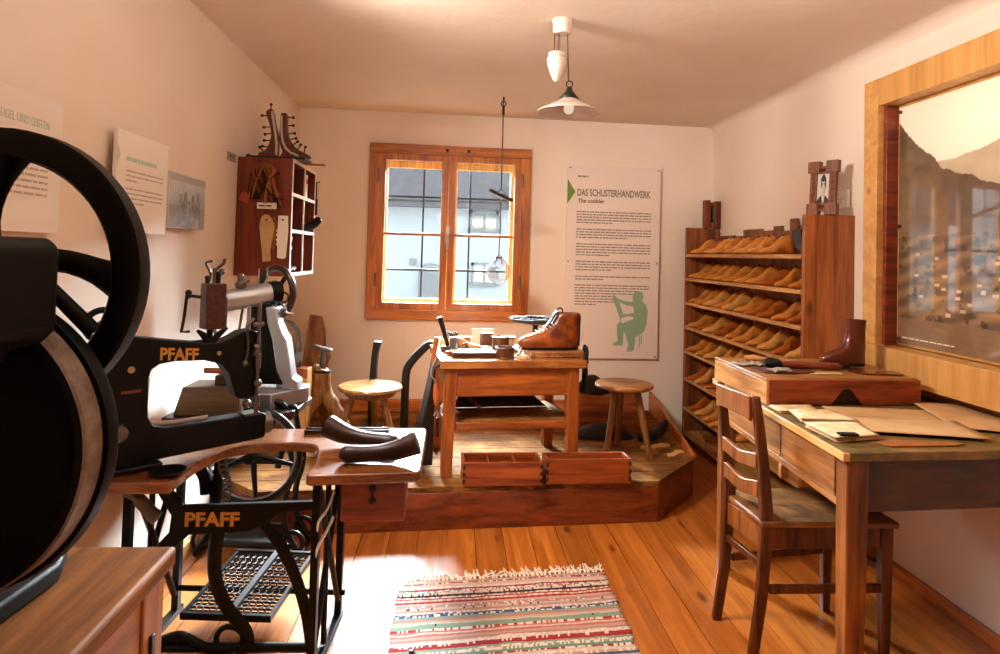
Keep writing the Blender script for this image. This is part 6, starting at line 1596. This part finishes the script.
sp_('crank_fitting', STEELD, lambda m: (m.torus((-.975,2.96,1.14), .022, .006, Matrix.Rotation(R(90),4,'X'), n=16, m=6), m.tube(smooth_path([(-.99,2.95,1.12),(-.96,2.93,1.10),(-.945,2.92,1.075),(-.915,2.92,1.07)], 4), .007, 6), m.ball((-.96,2.92,1.085), .014, 8, 6), m.cyl((-1.02,2.93,1.06),(-.98,2.93,1.05), .010)))
sp_('needle_head', STEELD, lambda m: (m.box((-1.235,2.79,1.09),(-1.205,2.83,1.205)), m.cyl((-1.222,2.80,1.03),(-1.222,2.80,1.27), .007), m.tube([(-1.222,2.79,1.03),(-1.205,2.79,1.0),(-1.20,2.79,.985)], .008, 6), m.ball((-1.222,2.80,1.18), .02, 10, 6), m.tube(smooth_path([(-1.25,2.80,1.20),(-1.235,2.79,1.245),(-1.255,2.79,1.29),(-1.225,2.79,1.30)], 4), .006, 6), m.tube([(-1.222,2.80,1.26),(-1.185,2.80,1.29),(-1.18,2.8,1.31)], .007, 6), m.ball((-1.19,2.80,1.255), .014, 8, 6), m.cyl((-1.20,2.79,1.115),(-1.17,2.79,1.115), .011)))
sp_('oil_cup', STEELD, lambda m: (m.lathe([(.001,0),(.022,.002),(.026,.02),(.014,.034),(.016,.05),(.010,.062),(.001,.066)], Matrix.Translation((-1.135,2.87,1.182)), 14), m.tube([(-1.125,2.86,1.205),(-1.09,2.85,1.215)], .006, 6)))
sp_('thread_pin', STEEL, lambda m: (m.cyl((-1.075,2.92,1.19),(-1.075,2.92,1.27), .003, n=6), m.cyl((-1.045,2.94,1.19),(-1.045,2.94,1.275), .003, n=6)))
sp_('side_rod', STEELD, lambda m: m.tube([(-1.135,2.90,1.09),(-1.165,2.90,.84)], .006, 6))
# stand
SI = IRON
sp_('stand_table', W_DARK, lambda m: m.prism([(-1.345,2.62),(-1.0,2.66),(-.86,2.80),(-.86,3.08),(-1.365,3.06)], .03, Matrix.Translation((0,0,.640))), .005)
WC = (-1.005, 2.74, .495)
WM_ = frame_m((0,0,0), (1,.05,0), (0,0,1), (.05,-1,0))
sp_('treadle_wheel', SI, lambda m: m.torus(WC, .192, .013, WM_, n=48, m=8, sq=(1, 1.3)))
sp_('belt_groove', STEEL, lambda m: m.torus((WC[0], WC[1]-.008, WC[2]), .176, .004, WM_, n=48, m=6))
sp_('wheel_spoke', SI, lambda m: [m.tube([WM_ @ Vector((0,0,0)) + Vector(WC), Vector(WC) + WM_ @ Vector((.18*cos(a), .18*sin(a), 0))], [.016, .009], 8) for a in [R(70+72*k-10) for k in range(5)]])
sp_('wheel_hub', SI, lambda m: m.cyl((WC[0], WC[1]-.05, WC[2]), (WC[0], WC[1]+.06, WC[2]), .022))
def scrollframe(m, x, y):
    m.tube(smooth_path([(x, y, .69),(x+.02, y, .60),(x+.05, y, .52),(x+.04, y, .40),(x-.03, y, .28),(x-.02, y, .16),(x+.05, y, .06),(x+.10, y, .03)], 6), .016, 8)
    m.tube([(x+.08+px_, y, .06+pz_) for (px_, pz_) in spiral(0, 0, .058, .012, R(-110), -1.15, 22)], .011, 8)
def standframes(m):
    for (x, sgn) in ((-.93, 1), (-1.20, -1)):
        for y in (2.88, 3.04):
            m.tube(smooth_path([(x, y, .64),(x+sgn*.015, y, .55),(x+sgn*.05, y, .40),(x+sgn*.02, y, .26),(x+sgn*.03, y, .14),(x+sgn*.09, y, .03)], 6), .014, 8)
            m.tube([(x+sgn*(.055)+sgn*px_, y, .085+pz_) for (px_, pz_) in spiral(0, 0, .058, .012, R(-70), 1.15, 22)], .010, 8)
        m.tube([(x+sgn*.045, 2.88, .40), (x+sgn*.045, 3.04, .40)], .010, 8); m.tube([(x+sgn*.09, 2.88, .02), (x+sgn*.09, 3.04, .02)], .013, 8)
    m.tube([(-1.20, 2.96, .12), (-.93, 2.96, .12)], .011, 8); m.tube([(-1.25, 2.96, .40), (-.88, 2.96, .40)], .011, 8)
sp_('stand_frame', SI, standframes)
sp_('bracket_scroll', SI, lambda m: (m.tube(smooth_path([(-.93,2.84,.70),(-.925,2.84,.665),(-.90,2.84,.64)], 5), .012, 8), m.tube([(-.885+px_, 2.84, .665+pz_) for px_, pz_ in spiral(0,0,.045,.012,R(140),.95,20)], .010, 8), m.tube(smooth_path([(-.965,2.83,.60),(-.985,2.83,.655),(-.955,2.83,.70),(-.91,2.83,.68),(-.895,2.83,.61),(-.91,2.83,.52),(-.93,2.83,.42)], 6), .015, 8), m.ball((-.958,2.83,.645), .016, 8, 6)))
sp_('foot_pedal', IRON2, lambda m: m.box((-1.2, 2.88, .05), (-.95, 3.04, .068)), .003)
# wooden cover box in front of it
q = thing('lidded_box', 'low brown box with sloping lid behind the long arm machine', 'box', (-1.2, 2.76, .6705))
mb = MB(); mb.prism([(-.13,0),(.13,0),(.115,.118),(-.095,.118)], .17, frame_m((-1.185, 2.83, .6708), (1,.06,0), (0,0,1), (.06,-1,0))); mb.build('box', wood('olive brown box', '#4a3a28', '#6f5a40', 'X', .5, 1, 0), q, .004)
q = thing('small_block', 'small brown block with a rod on top of the low brown box', 'block', (-1.12, 2.75, .789))
mb = MB(); mb.box((-1.16, 2.70, .7892), (-1.075, 2.78, .83)); mb.build('block', W_DARK, q, .003)
mb = MB(); mb.tube([(-1.22, 2.74, .8425), (-1.11, 2.74, .8425)], .012, 10); mb.build('rod', W_BENCH, q)
SKY, HAZE, SUN_AZ, SUN_EL, SUN_R = 3.0, 560.0, -2, 25, 34
EXPO = 0.45
LIGHTS = [
 (('added_ceiling_fill', (.5, 1.1, 1.80), 27, (1, .88, .77)), dict(kind='AREA', size=(1.0, .8), aim=(.5, 1.25, 2.4))),  # unseen fill added to brighten the ceiling and the room by bounce
 (('ceiling_spot', (-.85, 2.2, 2.3), 180, (1, .87, .74)), dict(kind='SPOT', r=.2, aim=(1.1, 3.2, 1.1), spot=130)),
]
# ------------------------------------------------------------------ camera
pit, rol = R(1.8), R(1.6); F_ = 650.0; H_ = 1.36
Rv = Vector((1, 0, 0)); Fv = Vector((0, cos(pit), sin(pit))); Uv = Vector((0, -sin(pit), cos(pit)))
R2 = Rv*cos(rol) + Uv*sin(rol); U2 = -Rv*sin(rol) + Uv*cos(rol)
cam = bpy.data.cameras.new('camera'); co = bpy.data.objects.new('camera', cam); COL.objects.link(co)
co.matrix_world = frame_m((0, 0, H_), R2, U2, -Fv)
cam.sensor_width = 36; cam.lens = F_/1000*36; cam.clip_start = .02
cam.shift_y = -((327 - (255 - F_*math.tan(pit)))/1000)
sc.camera = co
# ------------------------------------------------------------------ light
w = bpy.data.worlds.new('sky'); sc.world = w; w.use_nodes = True
nt = w.node_tree; bg = nt.nodes['Background']; L = nt.links.new
# bright hazy sky around a veiled sun behind the house opposite, dimmer sky elsewhere
tc = N(nt, 'ShaderNodeTexCoord'); dp = N(nt, 'ShaderNodeVectorMath', operation='DOT_PRODUCT'); L(tc.outputs['Generated'], dp.inputs[0])
az, el_ = R(SUN_AZ), R(SUN_EL); dp.inputs[1].default_value = (sin(az)*cos(el_), cos(az)*cos(el_), sin(el_))
mr = N(nt, 'ShaderNodeMapRange', interpolation_type='SMOOTHSTEP'); L(dp.outputs['Value'], mr.inputs['Value'])
mr.inputs['From Min'].default_value = cos(R(SUN_R)); mr.inputs['From Max'].default_value = cos(R(SUN_R*.35)); mr.inputs['To Min'].default_value = SKY; mr.inputs['To Max'].default_value = HAZE
L(mr.outputs[0], bg.inputs[1]); bg.inputs[0].default_value = (.95, .97, 1.0, 1)
w.cycles.sampling_method = 'MANUAL'; w.cycles.sample_map_resolution = 512
pl = bpy.data.lights.new('window_portal', 'AREA'); pl.shape = 'RECTANGLE'; pl.size = (WX1-WX0); pl.size_y = WZ1-WZ0
po = bpy.data.objects.new('window_portal', pl); COL.objects.link(po)
c = BT @ Vector(((WX0+WX1)/2, TH+.01, (WZ0+WZ1)/2)); nn = (BT.to_3x3() @ Vector((0, -1, 0))).normalized()
po.matrix_world = frame_m(c, (BT.to_3x3() @ Vector((-1, 0, 0))), (0, 0, 1), -nn)
pl.cycles.is_portal = True
def lamp(name, loc, energy, col, r=.05, kind='POINT', aim=None, size=None, spot=None):
    l = bpy.data.lights.new(name, kind); l.energy = energy; l.color = col
    o = bpy.data.objects.new(name, l); COL.objects.link(o); o.location = loc
    if kind in ('POINT', 'SPOT'): l.shadow_soft_size = r
    if kind == 'AREA': l.shape = 'RECTANGLE'; l.size, l.size_y = size
    if aim is not None: o.rotation_euler = (Vector(aim)-Vector(loc)).to_track_quat('-Z', 'Y').to_euler()
    if spot: l.spot_size = R(spot); l.spot_blend = .8
    return o
for a in LIGHTS: lamp(*a[0], **a[1])
sc.view_settings.view_transform = 'Standard'; sc.view_settings.look = 'None'; sc.view_settings.gamma = 1; sc.view_settings.use_curve_mapping = False
sc.view_settings.exposure = EXPO
sc.cycles.max_bounces = 10; sc.cycles.diffuse_bounces = 5; sc.cycles.glossy_bounces = 4; sc.cycles.transparent_max_bounces = 12; sc.cycles.sample_clamp_indirect = 6
sc.cycles.caustics_reflective = False; sc.cycles.caustics_refractive = False
